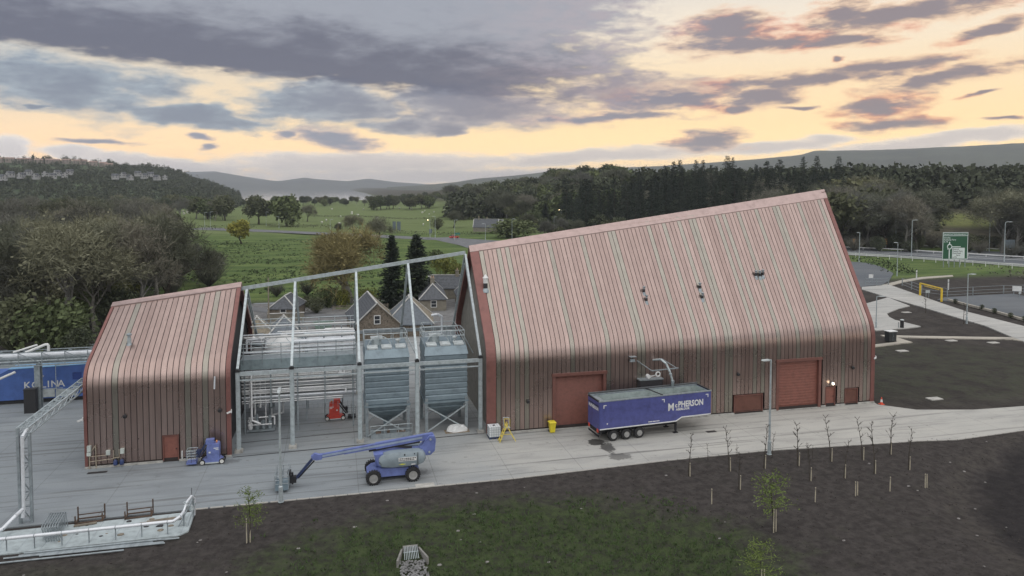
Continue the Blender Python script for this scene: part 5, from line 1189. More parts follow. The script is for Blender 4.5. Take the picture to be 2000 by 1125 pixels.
proto('leafC', broadleaf(13,14,.8,4,5,1.6,.06,leaf=7,leafs=.34,trunk_h=.2), M_BARK, leafmat('olive_leaves', (.098,.105,.058), .3), 'leafy_tree')
proto('yellow', broadleaf(14,10.5,.9,4,4,1.2,.05,leaf=11,leafs=.26,trunk_h=.2), M_BARKD, M_LEAFY, 'leafy_tree')
proto('spread', broadleaf(21,14,.85,5,4,1.1,.04,leaf=1,leafs=.09,trunk_h=.14,upb=.5,r0=.42), M_BARK, leafmat('olive_buds', (.27,.235,.11), .1), 'bare_tree')
proto('pineA', conifer(31,19,4.3,9), M_BARKD, M_PINE, 'spruce_tree')
proto('pineB', conifer(32,17,3.7,8,.5), M_BARKD, M_PINE, 'spruce_tree')
proto('pineC', conifer(33,20,4.4,7,.3,.3), M_BARKD, M_PINE, 'pine_tree')
proto('cypress', conifer(34,14,3.2,22,.1,.03), M_BARKD, M_PINE, 'cypress_tree')
proto('shrubG', shrub(41,5,4.5,1500,.20), M_BARKD, M_LEAFM, 'shrub')
proto('shrubY', shrub(42,4,4,1200,.16), M_BARKD, M_GORSE, 'shrub')
proto('shrubD', shrub(43,5,4,1400,.18,200), M_BARKD, M_LEAFD, 'shrub')
proto('shrubB', shrub(44,6,5,260,.14,900), M_BARKD, M_TWIG, 'shrub')
def plant(key, x, y, h, label, cat='tree', group=None, z=None, wide=1.0, rz=None):
    wm, cm, H, name = PROTO[key]; s = h/H
    t = obj(name, None, None, (x, y, hgt(x,y)+.0 if z is None else z)); t.empty_display_size = .3
    t.rotation_euler = (0,0,VR.uniform(0,6.28) if rz is None else rz); t.scale = (s*wide, s*wide, s)
    tag(t, label, cat, group)
    obj('trunk', wm, t); obj('crown', cm, t); return t
VR = random.Random(77)
def scatter(keys, label, group, n, azr, dr, hr, mind=5, ok=None, wide=(.85,1.2), cat='tree'):
    pts = []; tries = 0
    while len(pts) < n and tries < n*60:
        tries += 1
        az = VR.uniform(*azr); lo, hi = (dr(az) if callable(dr) else dr)
        d = sqrt(VR.uniform(lo*lo, hi*hi)); x, y, _ = az_pt(az, d, 0)
        if ok and not ok(x, y, az, d): continue
        if any((x-a)**2+(y-b)**2 < mind*mind for a, b in pts): continue
        pts.append((x,y)); plant(VR.choice(keys), x, y, VR.uniform(*(hr(az,d) if callable(hr) else hr)), label, cat, group, wide=VR.uniform(*wide))
# near wood on the left
def lw(x, y, az, d):
    if x > -52 and y < 60: return False
    if y < 52 and x > -62: return False
    return not (az > -12.2 and d < 330) and not (az > -13.5 and d > 250)
scatter(['bareA','bareB','bareC','bareD','bareA','bareB'], 'bare grey-brown tree in the wood beyond the blue container', 'bare trees of the left wood', 84, (-24,-12), (128,300), lambda az,d: (14+.012*d,18+.018*d), 5.5, lw)
scatter(['shrubB','shrubD','shrubB','shrubG'], 'low scrubby bush at the foot of the left wood', 'scrub of the left wood', 46, (-24,-9.5), (118,290), (3,6.5), 4, lambda x,y,az,d: x < -46, cat='shrub')
for px, py, h, k, lab in ((110,690,8.5,'shrubG','broad fresh green bush behind the pipe bridge'),(245,600,6,'shrubY','yellow-green bush behind the left roof edge'),(290,600,4.5,'shrubB','pale grey bush just above the left roof'),(408,560,10,'shrubB','dark leafless bush on the field beside the left building ridge'),(300,560,12,'bareD','thin bare tree at the wood edge, left of the field bush'),(345,555,11,'bareB','thin bare tree between the wood and the field bush'),(250,520,10,'bareC','low bare tree at the marshy edge of the field'),(225,640,7,'shrubD','dark bush between the wood and the left roof'),(30,690,9,'shrubD','dark bush at the far left behind the pipe bridge')):
    p = G(px, py); plant(k, p.x, p.y, h, lab, 'shrub' if k.startswith('s') else 'tree')
scatter(['shrubB','bareD','bareC','shrubD'], 'leafless scrub along the marshy edge between wood and field', 'scrub of the field edge', 26, (-14.5,-8.8), (185,345), (4,9), 5, lambda x,y,az,d: az < -14+ (345-d)*.035, cat='shrub')
# lone trees of the fields
for px, py, h, k, w_, lab in ((472,476,11,'yellow',1.05,'bright yellow-green tree alone in the field'),(333,462,12,'leafC',1.0,'round brown-green tree left of the bright yellow tree'),(298,478,11,'leafC',1.3,'pale green spreading tree at the marsh edge'),(285,470,12,'bareC',1.1,'bare tree beside the pale green spreading tree'),
    (680,592,17.5,'spread',1.15,'large rounded bare tree with olive buds behind the steel frame'),(766,600,14.5,'cypress',.95,'slimmer dark conifer behind the cottages'),(814,596,14.5,'cypress',1.25,'broader dark conifer behind the cottages'),
    (690,462,11.5,'bareD',1.1,'rounded bare tree by the valley road, left of its neighbour'),(735,480,13,'bareC',1.0,'rounded bare tree by the valley road, nearer the signs'),(660,458,7,'bareD',1.0,'small bare tree by the valley road'),(645,505,6,'shrubB',1.4,'dark bramble thicket behind the large rounded tree'),(560,441,20,'leafB',1.0,'big round green oak standing before the far pasture'),(505,437,19,'leafA',1.05,'dark green oak at the left end of the far pasture'),(600,432,13,'bareC',1.0,'bare tree beside the big round oak'),(440,432,18,'leafA',.9,'dense dark tree left of the oaks'),(420,432,19,'bareB',.9,'tall bare tree left of the oaks'),
    (855,448,6.5,'shrubD',1.1,'dark bush in the hedge of the far pasture'),(886,445,11,'bareC',1.1,'bare round tree in the hedge of the far pasture'),(1000,462,9.5,'shrubG',2.2,'wide green thicket on the roundabout'),(1065,448,14.5,'cypress',1.1,'dark evergreen beyond the roundabout thicket'),(1030,452,11,'bareD',1.0,'bare tree between the thicket and the evergreen'),(998,436,11,'leafC',.9,'slim pale tree behind the roundabout thicket')):
    p = G(px, py); plant(k, p.x, p.y, h, lab, 'shrub' if k.startswith('shrub') else 'tree', wide=w_)
sk_ = G(1393,420)
plant('bareB', 205, 330, 15, 'dead pale leafless tree in front of the spruces', 'tree', wide=.8)
# scrub round the cottages
for px, py, h, k, lab in ((618,612,3.2,'shrubD','dark rounded hedge bush beside the small cottage'),(640,600,4.5,'shrubG','green bush under the large rounded tree'),(665,598,3.6,'shrubY','yellow gorse bush under the large rounded tree'),(600,575,4.5,'shrubB','brown thicket behind the small cottage'),(540,578,4,'shrubB','brown thicket left of the small cottage'),(715,600,4,'shrubY','gorse bush left of the dark conifers'),(870,535,5.5,'shrubY','gorse bank behind the steel apex, left clump'),(895,545,4.5,'shrubY','gorse bank behind the steel apex, right clump'),(855,520,5.5,'shrubG','green bush on the bank above the cottages'),(600,600,2.6,'shrubD','small clipped bush by the cottage wall')):
    p = G(px, py); plant(k, p.x, p.y, h, lab, 'shrub')
# tree belts
scatter(['leafA','leafC','bareA','bareC','leafB','bareD','bareB'], 'tree in the mixed belt between the left wood and the hill', 'mixed belt below the hill', 100, (-24,-7.6), lambda az: (400 if az < -12 else 520,800), (11,17), 7, lambda x,y,az,d: not (-13 < az < -9.5 and d < 560))
scatter(['leafA','leafC','bareC','leafB','leafA','bareD'], 'tree in the shelter belt along the near shore of the loch', 'shore belt', 80, (-8,10.5), (860,1050), (7,12), 8)
scatter(['leafA','leafB','leafC','leafA'], 'tree in the clump on the far pasture', 'pasture clump', 12, (3,8), (690,740), (12,16), 7)
scatter(['leafA','leafC','bareC','leafB','bareA','leafA','bareD'], 'broadleaved tree on the slope left of the spruces', 'broadleaf wood left of the spruces', 130, (9,22), lambda az: (max(430,780-75*(az-9)),700), (14,22), 7)
scatter(['pineA','pineB','pineA','pineC'], 'dark spruce in the plantation behind the long ridge', 'spruce plantation', 125, (17.5,38.5), (350,435), (19,28), 5)
def glade(x, y, az, d): return not ((x-272)**2+(y-213)**2 < 24**2) and not (43.5 < az < 47.4 and d < 400)
scatter(['bareA','bareC','bareD','leafC','bareB','bareC'], 'bare tree on the wooded bank beyond the main road', 'bare trees of the right bank', 96, (33,53), (298,400), (15,25), 5.5, glade, wide=(.95,1.3))
scatter(['pineB','pineA'], 'spruce standing among bare trees at the top of the right bank', 'spruces on the right bank', 10, (36,52), (430,480), (13,18), 10)
scatter(['shrubB','shrubD','shrubB'], 'undergrowth bush along the far side of the main road', 'undergrowth of the right bank', 60, (33,53), (292,340), (3.5,7), 4, cat='shrub')
scatter(['bareA','leafA','leafC','bareD','leafA'], 'tree on the slope between the long ridge and the spruces', 'trees below the spruces', 45, (16,37), (305,346), (7,11), 6)
scatter(['bareC','leafC','shrubG'], 'roadside tree between the roundabout and the spruces', 'roadside trees', 26, (13.5,28), (385,430), (6,11), 7)
# wooded hill: far-off wood reading as one mass
R = random.Random(90); mb = MB()
def blobtree(p, h, w):
    cs = [(Vector(p)+Vector((R.uniform(-.35,.35)*w, R.uniform(-.35,.35)*w, h*R.uniform(.3,.85))), R.uniform(.3,.55)*w) for _ in range(5)]
    for c, r in cs:
        for _ in range(13): leafq(mb, c+rvec(R)*r*R.uniform(.4,1), w*.13*R.uniform(.5,1.4), R)
    tri(mb, Vector(p), Vector((0,0,1)), h*.8, w*.12, R)
for _ in range(2300):
    az = R.uniform(-25,-6.8); u = R.uniform(0,1)**.8
    if u > .62 and az < -15.5 and R.random() < .75: continue
    x, y, z = left_hill(az, u); h = R.uniform(7,12)*(1.35 if -13.4 < az < -10.4 and u > .85 else 1); blobtree((x,y,z-1), h, h*.75)
me = mb.mesh('hill_wood', fix=False); me.materials.append(M_LEAFD); o = obj('hill_wood', me); o['kind'] = 'stuff'; tag(o, 'dense dark wood covering the hill above the loch', 'wood')
mb = MB(); R = random.Random(91)
for _ in range(1500):
    az = R.uniform(9,53); d = R.uniform(500,640) if az < 37 else R.uniform(430,540); x, y, _ = az_pt(az, d, 0); h = R.uniform(11,16); blobtree((x,y,hgt(x,y)-1), h, h*.8)
me = mb.mesh('far_wood', fix=False); me.materials.append(M_LEAFD); o = obj('far_wood', me); o['kind'] = 'stuff'; tag(o, 'far mass of mixed wood filling in behind the spruces', 'wood')
# hedges
def hedge(label, px, h, w, m):
    P = [G(*p) for p in px]; R = random.Random(len(px)+int(px[0][0])); mb = MB()
    for a, b in zip(P, P[1:]):
        n_ = int((b-a).length*9)
        for _ in range(n_):
            q = a+(b-a)*R.random(); leafq(mb, q+Vector((R.uniform(-w,w),R.uniform(-w,w),hgt(q.x,q.y)+R.random()**.7*h)), .26*R.uniform(.6,1.5), R)
    me = mb.mesh('hedge', fix=False); me.materials.append(m); c = (P[0]+P[-1])/2; c.z = 0; me.transform(Matrix.Translation(-c)); return tag(obj('hedge', me, None, c), label, 'hedge')
hedge('clipped hedge along the left field behind the pale green tree', [(200,440),(280,443),(350,446)], 2.2, 1.2, M_LEAFD)
hedge('clipped hedge below the dark oaks', [(350,447),(420,449),(500,448)], 2.4, 1.4, M_LEAFD)
hedge('dark hedge between the valley road and the far pasture', [(520,443),(640,446),(760,452),(850,455),(940,458)], 1.8, 1.0, M_LEAFD)
hedge('thin dark hedge line across the far pasture', [(600,421),(700,424),(800,427),(900,424)], 1.2, .8, M_LEAFD)
hedge('rough bramble bank beside the side road', [(1660,506),(1700,511),(1740,521),(1765,536)], 1.4, 4, M_IVY)
hedge('rough bramble bank beyond the car park', [(1930,535),(1965,540),(2000,545),(2050,550)], 2.6, 5, M_TWIGG)
R = random.Random(56); mb = MB()
for _ in range(5200):
    az, d = R.uniform(-13,4), R.uniform(165,345); x, y, _z = az_pt(az, d, 0)
    if fb(x, y*2.2, .03) < -.05 or y > 300: continue
    p = Vector((x,y,hgt(x,y)-.05)); s = R.uniform(.25,.7)
    for _k in range(4): tri(mb, p+Vector((R.uniform(-.3,.3),R.uniform(-.3,.3),0)), (Vector((0,0,1))+rvec(R)*.7).normalized(), s, s*.5, R)
me = mb.mesh('rush_tufts', fix=False); me.materials.append(mat('rushes', (.060,.085,.035), .95, var=.4, scale=.05)); o = obj('rush_tufts', me); o['kind'] = 'stuff'; tag(o, 'dark rush tufts dotted over the rough green field', 'rushes')
# grass and soil detail on the bank
R = random.Random(55); mb = MB(); n_ = 0
while n_ < 9000:
    x, y = R.uniform(-20,14), R.uniform(-33,-14); e = math.hypot((x+3.2)/17.5,(y+25)/10.6)
    if e+.45*fb(x,y,.35)+.35*fb(x+9,y,1.6) > .92: continue
    p = Vector((x,y,bedz(x,y)-.02)); n_ += 1
    s_ = R.choice((1,1,1,1.9))
    for _ in range(4): tri(mb, p+Vector((R.uniform(-.08,.08),R.uniform(-.08,.08),0))*s_, (Vector((0,0,1))+rvec(R)*.7).normalized(), R.uniform(.08,.2)*s_, .04*s_, R)
me = mb.mesh('grass', fix=False); me.materials.append(mat('grass_blades', (.050,.085,.024), .9, var=.35, scale=.5)); o = obj('grass', me); o['kind'] = 'stuff'; tag(o, 'thin new grass growing on the soil bank', 'grass')
mb = MB()
for _ in range(5200):
    x, y = R.uniform(-40,55), R.uniform(-34,-11); z = bedz(x,y); s = R.uniform(.02,.085)
    vs = [(x+s*q*cos(a)*R.uniform(.6,1.3), y+s*q*sin(a)*R.uniform(.6,1.3), z-.02+s*zz) for q, zz in ((1,0),(.55,.9)) for a in (0,1.57,3.14,4.71)]
    mb.add(vs, [(4,5,6,7),(0,1,5,4),(1,2,6,5),(2,3,7,6),(3,0,4,7)])
me = mb.mesh('soil_clods', fix=False); me.materials.append(mat('soil_clod', (.034,.028,.025), .95, var=.4, scale=.8)); o = obj('soil_clods', me); o['kind'] = 'stuff'; tag(o, 'dark soil clods strewn over the planting bank', 'soil')
mb = MB()
for _ in range(60):
    x, y = R.uniform(-36,50), R.uniform(-32,-12); z = bedz(x,y); s = R.uniform(.05,.12)
    mb.loft([[(x+s*q*1.4*cos(a)*R.uniform(.7,1.2), y+s*q*sin(a), z-.02+s*zz) for a in (0,1.05,2.1,3.14,4.2,5.2)] for q, zz in ((1,0),(.8,.5),(.2,.7))], caps=False)
me = mb.mesh('pale_stones', fix=False); me.materials.append(mat('pale_stone', (.22,.21,.20), .9, var=.3)); o = obj('pale_stones', me); o['kind'] = 'stuff'; tag(o, 'scattered pale stones on the soil and grass bank', 'stones')
# ---- saplings with stakes
def sapling_mesh(seed, H, leafy=False, br=11):
    R = random.Random(seed); w = MB(); c = MB(); p = Vector((0,0,-.1)); d = Vector((0,0,1)); n_ = 7
    for i in range(n_):
        d = (d+rvec(R)*.06).normalized(); q = p+d*(H/n_); w.tube(p, q, .042*(1-i/n_*.7), .042*(1-(i+1)/n_*.7), 5, cap=False)
        if i >= 2:
            for _ in range(br//5+ (1 if i > 2 else 0)):
                a = R.uniform(0,6.28); e = Vector((cos(a),sin(a),R.uniform(.9,1.8) if not leafy else R.uniform(.3,.9))).normalized(); l = H*R.uniform(.12,.26)*(1-.5*i/n_)*(1.5 if leafy else 1)
                tri(c, q, e, l, .05, R)
                for _ in range(3): tri(c, q+e*l*R.uniform(.3,.9), (e+rvec(R)*.7).normalized(), l*.45, .04, R)
                if leafy:
                    for _ in range(28): leafq(c, q+e*l*R.uniform(.2,1.15)+rvec(R)*.2-Vector((0,0,R.uniform(0,.35))), R.uniform(.025,.06), R)
        p = q
    return w, c, H
for s_, H_ in ((1,3.0),(2,3.4),(3,2.7)): proto('sap%d' % s_, sapling_mesh(60+s_, H_), M_BARKD, mat('sapling_twigs', (.055,.048,.040), .9, var=.1), 'sapling')
proto('sapL', sapling_mesh(70, 3.6, True, 26), M_BARKD, leafmat('sapling_leaves', (.13,.175,.05), .08), 'sapling')
M_STK = mat('tree_stake', (.42,.38,.29), .85, var=.25)
def stake(x, y, label, h=1.15, two=False):
    z = bedz(x,y); t = thing('tree_stake', label, 'stake', (x,y,z), group='stakes of the new planting')
    part(t, 'stake', MB().tube((0,0,-.15),(R.uniform(-.03,.03),0,h),.042,.038,8), M_STK)
    part(t, 'tie', MB().ring((0,0,h-.12),.055,.016,'z',10,4), M_BLACK)
    if two: part(t, 'stake', MB().tube((.22,.05,-.15),(.2,.05,h*.95),.042,.038,8), M_STK)
    return t
SAP = [(1345,930,'sap1',3.0),(1424,922,'sap2',3.3),(1492,917,'sap1',3.2),(1558,912,'sap3',3.3),(1622,903,'sap2',3.4),(1684,900,'sap2',3.2),(1738,888,'sap3',3.3),(1443,958,'sap1',2.6),(1581,942,'sap3',2.6),(1648,936,'sap2',2.7),(1707,927,'sap1',3.6),(1774,918,'sap2',3.2)]
ORD = ['leftmost','second from left','third from left','fourth from left','fifth from left','sixth from left','seventh from left']
for i, (px, py, k, h) in enumerate(SAP):
    p = G(px, py, -.1); row = 'back row' if i < 7 else 'second row'; o_ = ORD[i if i < 7 else i-7]
    plant(k, p.x, p.y, h*1.22, 'bare sapling, %s in the %s of the planted bank' % (o_, row), 'sapling', 'saplings on the bank', z=bedz(p.x,p.y))
    stake(p.x+.1, p.y-.05, 'short timber stake at the %s sapling of the %s' % (o_, row))
for i, (px, py) in enumerate(((1390,985),(1592,982),(1671,971),(1738,962),(1807,952))):
    p = G(px, py, -.15); stake(p.x, p.y, 'timber stake without a tree, %s in the front row of stakes' % ORD[i], two=i in (2,4))
for px, py, h in ((1380,895,1.6),(1436,900,1.7),(1505,890,2.4),(1575,893,1.6),(1583,893,1.3)):
    p = G(px, py+2, -.05); plant('sap3', p.x, p.y-.25, h, 'tiny bare whip at the kerb beside the planted bank', 'sapling', 'whips along the kerb', z=-.05)
for px, py, h, lab in ((1513,1036,4.3,'leafy bright green sapling tied between stakes on the bank'),(487,1064,3.9,'leafy pale green sapling on the soil near the valve station'),(1490,1150,3.4,'leafy green sapling cut off by the bottom edge')):
    p = G(px, py, -.2); z = bedz(p.x,p.y); plant('sapL', p.x, p.y, h, lab, 'sapling', z=z, wide=1.5 if px > 1000 else 1.2)
    stake(p.x-.15, p.y-.1, 'pair of timber stakes under the %s' % lab.split(' on ')[0].split(' cut')[0].split(' tied')[0]+(' at the bottom edge' if px == 1490 else (' of the bank' if px > 1000 else ' near the valves')), 1.7, True)
# ================================================================ cottages behind the frame
M_SLATE = mat('roof_slate', (.075,.082,.092), .7, var=.3, scale=2.5, streak=(1,1,1))
M_SLATEB = mat('blue_slate', (.115,.135,.155), .65, var=.2, scale=2.5)
M_SLATEO = mat('lichened_slate', (.20,.175,.13), .8, var=.35, scale=2.5)
M_RUBBLE = mat('rubble_stone', (.16,.135,.105), .9, var=.5, scale=5, bump=.05, bscale=6)
M_HARL = mat('grey_harling', (.20,.185,.15), .9, var=.2)
M_RTILE = mat('pale_ridge_tile', (.42,.42,.40), .8, var=.2)
M_GLASS = mat('window_glass', (.02,.024,.03), .12, var=0, spec=.8)
def win(parent, x, y, z, w, h, n):
    """window on a wall whose outward normal is n (unit, local x/y)"""
    nx, ny = n; tx, ty = -ny, nx
    def bx(m, a0, a1, z0, z1, d0, d1):
        vs = [(x+tx*a+nx*d, y+ty*a+ny*d, zz) for zz in (z0,z1) for a, d in ((a0,d0),(a1,d0),(a1,d1),(a0,d1))]
        return m.add(vs, [(0,3,2,1),(4,5,6,7),(0,1,5,4),(1,2,6,5),(2,3,7,6),(3,0,4,7)])
    f = part(parent, 'window', bx(bx(bx(bx(MB(),-w/2-.1,-w/2,z-.1,z+h+.1,-.02,.08),w/2,w/2+.1,z-.1,z+h+.1,-.02,.08),-w/2,w/2,z-.1,z,-.02,.10),-w/2,w/2,z+h,z+h+.1,-.02,.08), M_WHITE)
    part(f, 'pane', bx(MB(),-w/2,w/2,z,z+h,-.02,.03), M_GLASS); part(f, 'glazing_bar', bx(MB(),-w/2,w/2,z+h*.47,z+h*.53,.03,.06), M_WHITE); return f
def cottage(label, x, y, rz, w, l, ez, rz_, wallm, roofm, hip=(0,0), wins=(), chim=(), name='cottage', slates=True):
    """ridge along local y; gable fronts at -l/2 and l/2"""
    t = thing(name, label, 'cottage', (x,y,0), rz); hw, hl = w/2, l/2; ov = .25
    gp = lambda yy, top: [(-hw,yy,0),(hw,yy,0),(hw,yy,ez),(0,yy,top),(-hw,yy,ez)]
    f0 = ez if hip[0] else rz_-.05; f1 = ez if hip[1] else rz_-.05
    part(t, 'wall', MB().loft([gp(-hl,f0 if not hip[0] else ez), gp(hl,f1 if not hip[1] else ez)]), wallm)
    r0, r1 = -hl-ov+hip[0], hl+ov-hip[1]; e0, e1 = -hl-ov, hl+ov; sl = (rz_-ez)/hw; ze = ez-sl*ov
    rf = None
    for s in (-1,1):
        v = [(s*(hw+ov),e0,ze),(s*(hw+ov),e1,ze),(0,r1,rz_),(0,r0,rz_)]
        mb = MB().add(v+[(a,b,c-.14) for a,b,c in v], [(0,1,2,3),(4,7,6,5),(0,4,5,1),(1,5,6,2),(2,6,7,3),(3,7,4,0)])
        rr_ = part(t, 'roof_slope', mb, roofm if not isinstance(roofm, tuple) else roofm[0 if s < 0 else 1]); rf = rf or rr_
        if slates:      # slate courses standing slightly proud
            n_ = int((rz_-ze)/.28)
            for k in range(n_):
                u0, u1 = k/n_, (k+.9)/n_
                q = [tuple(Vector(v[0]).lerp(Vector(v[3]),u0)),tuple(Vector(v[1]).lerp(Vector(v[2]),u0)),tuple(Vector(v[1]).lerp(Vector(v[2]),u1)),tuple(Vector(v[0]).lerp(Vector(v[3]),u1))]
                part(rr_, 'slate_course', MB().add([(a,b,c+.05) for a,b,c in q[:2]]+[(a,b,c+.012) for a,b,c in q[2:]]+[(a,b,c) for a,b,c in q[:2]], [(0,1,2,3),(4,5,1,0)]), roofm if not isinstance(roofm, tuple) else roofm[0 if s < 0 else 1])
    for e, hp, r in ((e0,hip[0],r0),(e1,hip[1],r1)):
        if hp: part(t, 'hip_slope', MB().add([(-hw-ov,e,ze),(hw+ov,e,ze),(0,r,rz_),(0,r,rz_-.14),(-hw-ov,e,ze-.14),(hw+ov,e,ze-.14)], [(0,1,2),(3,5,4),(0,4,5,1)]), roofm if not isinstance(roofm, tuple) else roofm[0])
        if hp:
            for s in (-1,1): part(t, 'hip_tile', MB().beam((s*(hw+ov),e,ze+.05),(0,r,rz_+.06),.22,.12), M_RTILE)
        else:
            for s in (-1,1): part(t, 'skew_stone', MB().beam((s*(hw+ov*.6),e+(.15 if e < 0 else -.15),ze+.1),(0,e+(.15 if e < 0 else -.15),rz_+.08),.3,.14), M_RTILE)
    if r1-r0 > .3: part(t, 'ridge_tile', MB().beam((0,r0,rz_+.06),(0,r1,rz_+.06),.26,.14), M_RTILE)
    for (wx, wy, wz, ww, wh, n) in wins: win(t, wx, wy, wz, ww, wh, n)
    for cy in chim:
        c = part(t, 'chimney', MB().box(-.4,.4,cy-.35,cy+.35,rz_-.9,rz_+.9).box(-.47,.47,cy-.42,cy+.42,rz_+.9,rz_+1.05), wallm)
        for dx in (-.2,.2): part(c, 'chimney_pot', MB().lathe((dx,cy,rz_+1.05),[(.14,0),(.11,.45)],8), mat('clay_pot', (.35,.25,.16), .8))
    return t
cottage('rubble-stone cottage with steep slate roof, its gable facing the grain bins', -8.2, 52.5, radians(4), 7.0, 13, 2.5, 5.75, M_RUBBLE, (M_SLATE, M_SLATEO), wins=((.0,-6.5,2.6,.8,1.2,(0,-1)),))
cottage('outbuilding with blue slate pyramid roof beside the stone cottage', -2.2, 52.0, radians(-6), 7.4, 9, 2.2, 5.8, M_RUBBLE, (M_SLATEB, M_SLATEO), hip=(3.2,3.2))
cottage('grey harled cottage with white-framed window and hipped slate roof', 4.75, 76.5, radians(-5), 5.0, 13, 2.5, 4.9, M_HARL, M_SLATE, hip=(2.6,0), wins=((.1,-6.5,.8,.95,1.15,(0,-1)),(-2.5,-3.5,.8,.7,1.1,(-1,0)),(-2.5,0,.8,.7,1.1,(-1,0)),(-2.5,3,.8,.7,1.1,(-1,0))), chim=(-3.2,))
cottage('long slate-roofed cottage behind the harled cottage', 11.5, 86, radians(78), 5.0, 12, 2.5, 4.8, M_HARL, M_SLATE, wins=((-2.5,-3,.8,.7,1.1,(-1,0)),), chim=(0,))
cottage('small slate-roofed cottage half hidden by the large building gable', 12.2, 76, radians(-5), 5.0, 8, 2.4, 4.5, M_HARL, M_SLATE, chim=(3,))
cottage('small dark stone cottage beside the hedge bush', -22.5, 70.5, radians(-12), 4.4, 7.5, 2.3, 4.1, M_RUBBLE, M_SLATE, hip=(1.9,1.9), wins=((.2,-3.75,.9,.9,1.1,(0,-1)),))
cottage('lichened slate pyramid-roofed shed just behind the small building gable', -25.2, 43.5, radians(8), 5.2, 5.6, 2.4, 4.9, M_RUBBLE, (M_SLATEO, M_SLATEO), hip=(2.6,2.6), name='stone_shed')
cottage('blue slate pyramid-roofed shed right of its lichened neighbour', -21.4, 43.0, radians(8), 5.2, 5.4, 2.4, 4.95, M_RUBBLE, M_SLATEB, hip=(2.5,2.5), name='stone_shed')
gt = thing('garden_fence', 'low timber post and rail fence in front of the cottage lawn', 'fence', (-9.5,74.3,0))
for k in range(9): part(gt, 'post', MB().box(-14.5+1.3*k-.05,-14.5+1.3*k+.05,74.1,74.2,0,1.15), M_TIM, world=True)
for z in (.4,.7,1.0): part(gt, 'rail', MB().box(-14.5,-4.1,74.05,74.1,z-.05,z+.05), M_TIM, world=True)
gw = thing('garden_wall', 'low pale boundary wall by the dark stone cottage', 'wall', (-22,66.5,0))
part(gw, 'wall', MB().box(-25.6,-19.5,66.3,66.7,0,1.3).box(-25.8,-25.4,66.5,71,0,1.6), M_HARL, world=True); part(gw, 'coping', MB().box(-25.7,-19.4,66.2,66.8,1.3,1.4), M_RTILE, world=True)
single('telegraph_pole', MB().tube((-25.2,63,0),(-25.2,63,8.2),.13,.09), M_TIM, 'pale timber pole standing by the boundary wall', 'pole', (-25.2,63,0))
trk = thing('flatbed_trailer', 'green skip and pale sheets stacked in the gravel yard', 'skip', (-15.5,56,0))
part(trk, 'skip', MB().loft([[(-17.6+o,56-o,z),(-14.4-o,56-o,z),(-14.4-o,58+o,z),(-17.6+o,58+o,z)] for o, z in ((.5,.1),(0,1.3))]), mat('skip_green', (.09,.14,.11), .6), world=True)
part(trk, 'sheet_stack', MB().box(-16.4,-10.6,53.2,54.6,.2,.45).box(-15.8,-11.4,53.3,54.5,.45,.65), M_WHITE, world=True)
M_DECKR = mat('rail_grey', (.30,.31,.32), .5, .4)
# ================================================================ right side: barrier, cabinet, lamps, signs
hb = thing('height_barrier', 'yellow height barrier frame at the car park entrance', 'height barrier', (109.2,60.2,0)); M_HY = mat('barrier_yellow', (.72,.50,.04), .5, var=.1)
for (x, y) in ((110.3,64.25),(108.0,56.15)): part(hb, 'post', MB().box(x-.14,x+.14,y-.14,y+.14,0,2.75), M_HY, world=True)
part(hb, 'top_bar', MB().beam((110.3,64.3,2.7),(108.0,56.1,2.7),.22,.22), M_HY, world=True)
part(hb, 'hanging_bar', MB().beam((110.0,62.8,2.3),(108.4,57.2,2.3),.08,.12), M_HY, world=True)
cb = thing('kiosk_cabinet', 'dark boxy service cabinet with white top on the footpath', 'cabinet', (69.35,26.4,0))
part(cb, 'body', MB().box(68.7,70.0,26.0,27.0,0,1.5), mat('cabinet_dark', (.03,.034,.036), .5), world=True); part(cb, 'lid', MB().loft([[(68.6-o,25.9-o,z),(70.1+o,25.9-o,z),(70.1+o,27.1+o,z),(68.6-o,27.1+o,z)] for o, z in ((0,1.5),(.03,1.56),(0,1.62))]), M_WHITE, world=True)
part(cb, 'door_seam', MB().box(69.34,69.36,25.985,26.0,.1,1.45).box(69.42,69.48,25.96,26.0,.8,.9), M_GALVD, world=True)
for (px, py, bt, h_, ang, arm, lit, lab, sw) in ((1888,630,534,8.7,0,.9,0,'lamp post beside the access road, nearest the car park',0),(1752,538,472,9.0,pi,.6,0,'lamp post at the end of the side road',0),(1678,510,453,9.3,pi,.5,0,'lamp post just above the verge of the large roof',0),(1711,640,577,5.5,0,.9,0,'short lamp post beside the turning loop',0),
      (1749,487,422,12.0,pi,1.2,1,'lit roadside lamp post beyond the main road',0),(1780,500,432,11.9,0,1.4,0,'swan-neck lamp post on the main road left of the green sign',1),(1932,491,421,13,pi,1.4,0,'tall lamp post right of the green sign, beyond the road',0),(1961,511,436,12.2,0,1.8,0,'swan-neck lamp post at the right end of the main road',1)):
    p = G(px, py); lamp_post(lab, (p.x,p.y,hgt(p.x,p.y)), h_, arm, ang-YAW, lit, r=.16 if h_ > 9 else .12, swan=sw)
for i, (px, py, h_, lit) in enumerate(((411,447,11,0),(520,440,10,0),(400,445,10,0),(255,432,9,1),(165,420,9,0),(645,455,9,0),(840,460,10,1),(850,462,12,0),(888,470,11,0),(1000,475,12,0),(1096,446,13,1),(1110,440,11,1),(1136,440,10,0),(1082,462,11,0),(1180,452,12,0),(1174,455,10,0),(948,470,9,0),(545,446,8,0))):
    p = G(px, py); lamp_post('slim lamp post on the valley road, %s of eighteen counted from the left' % ['fourth','fifth','third','second','first','seventh','eighth','ninth','tenth','twelfth','fourteenth','fifteenth','sixteenth','thirteenth','eighteenth','seventeenth','eleventh','sixth'][i], (p.x,p.y,hgt(p.x,p.y)), h_*.85, 1.0, pi*VR.randint(0,1)-YAW, lit, r=.11, group='lamp posts of the valley road')
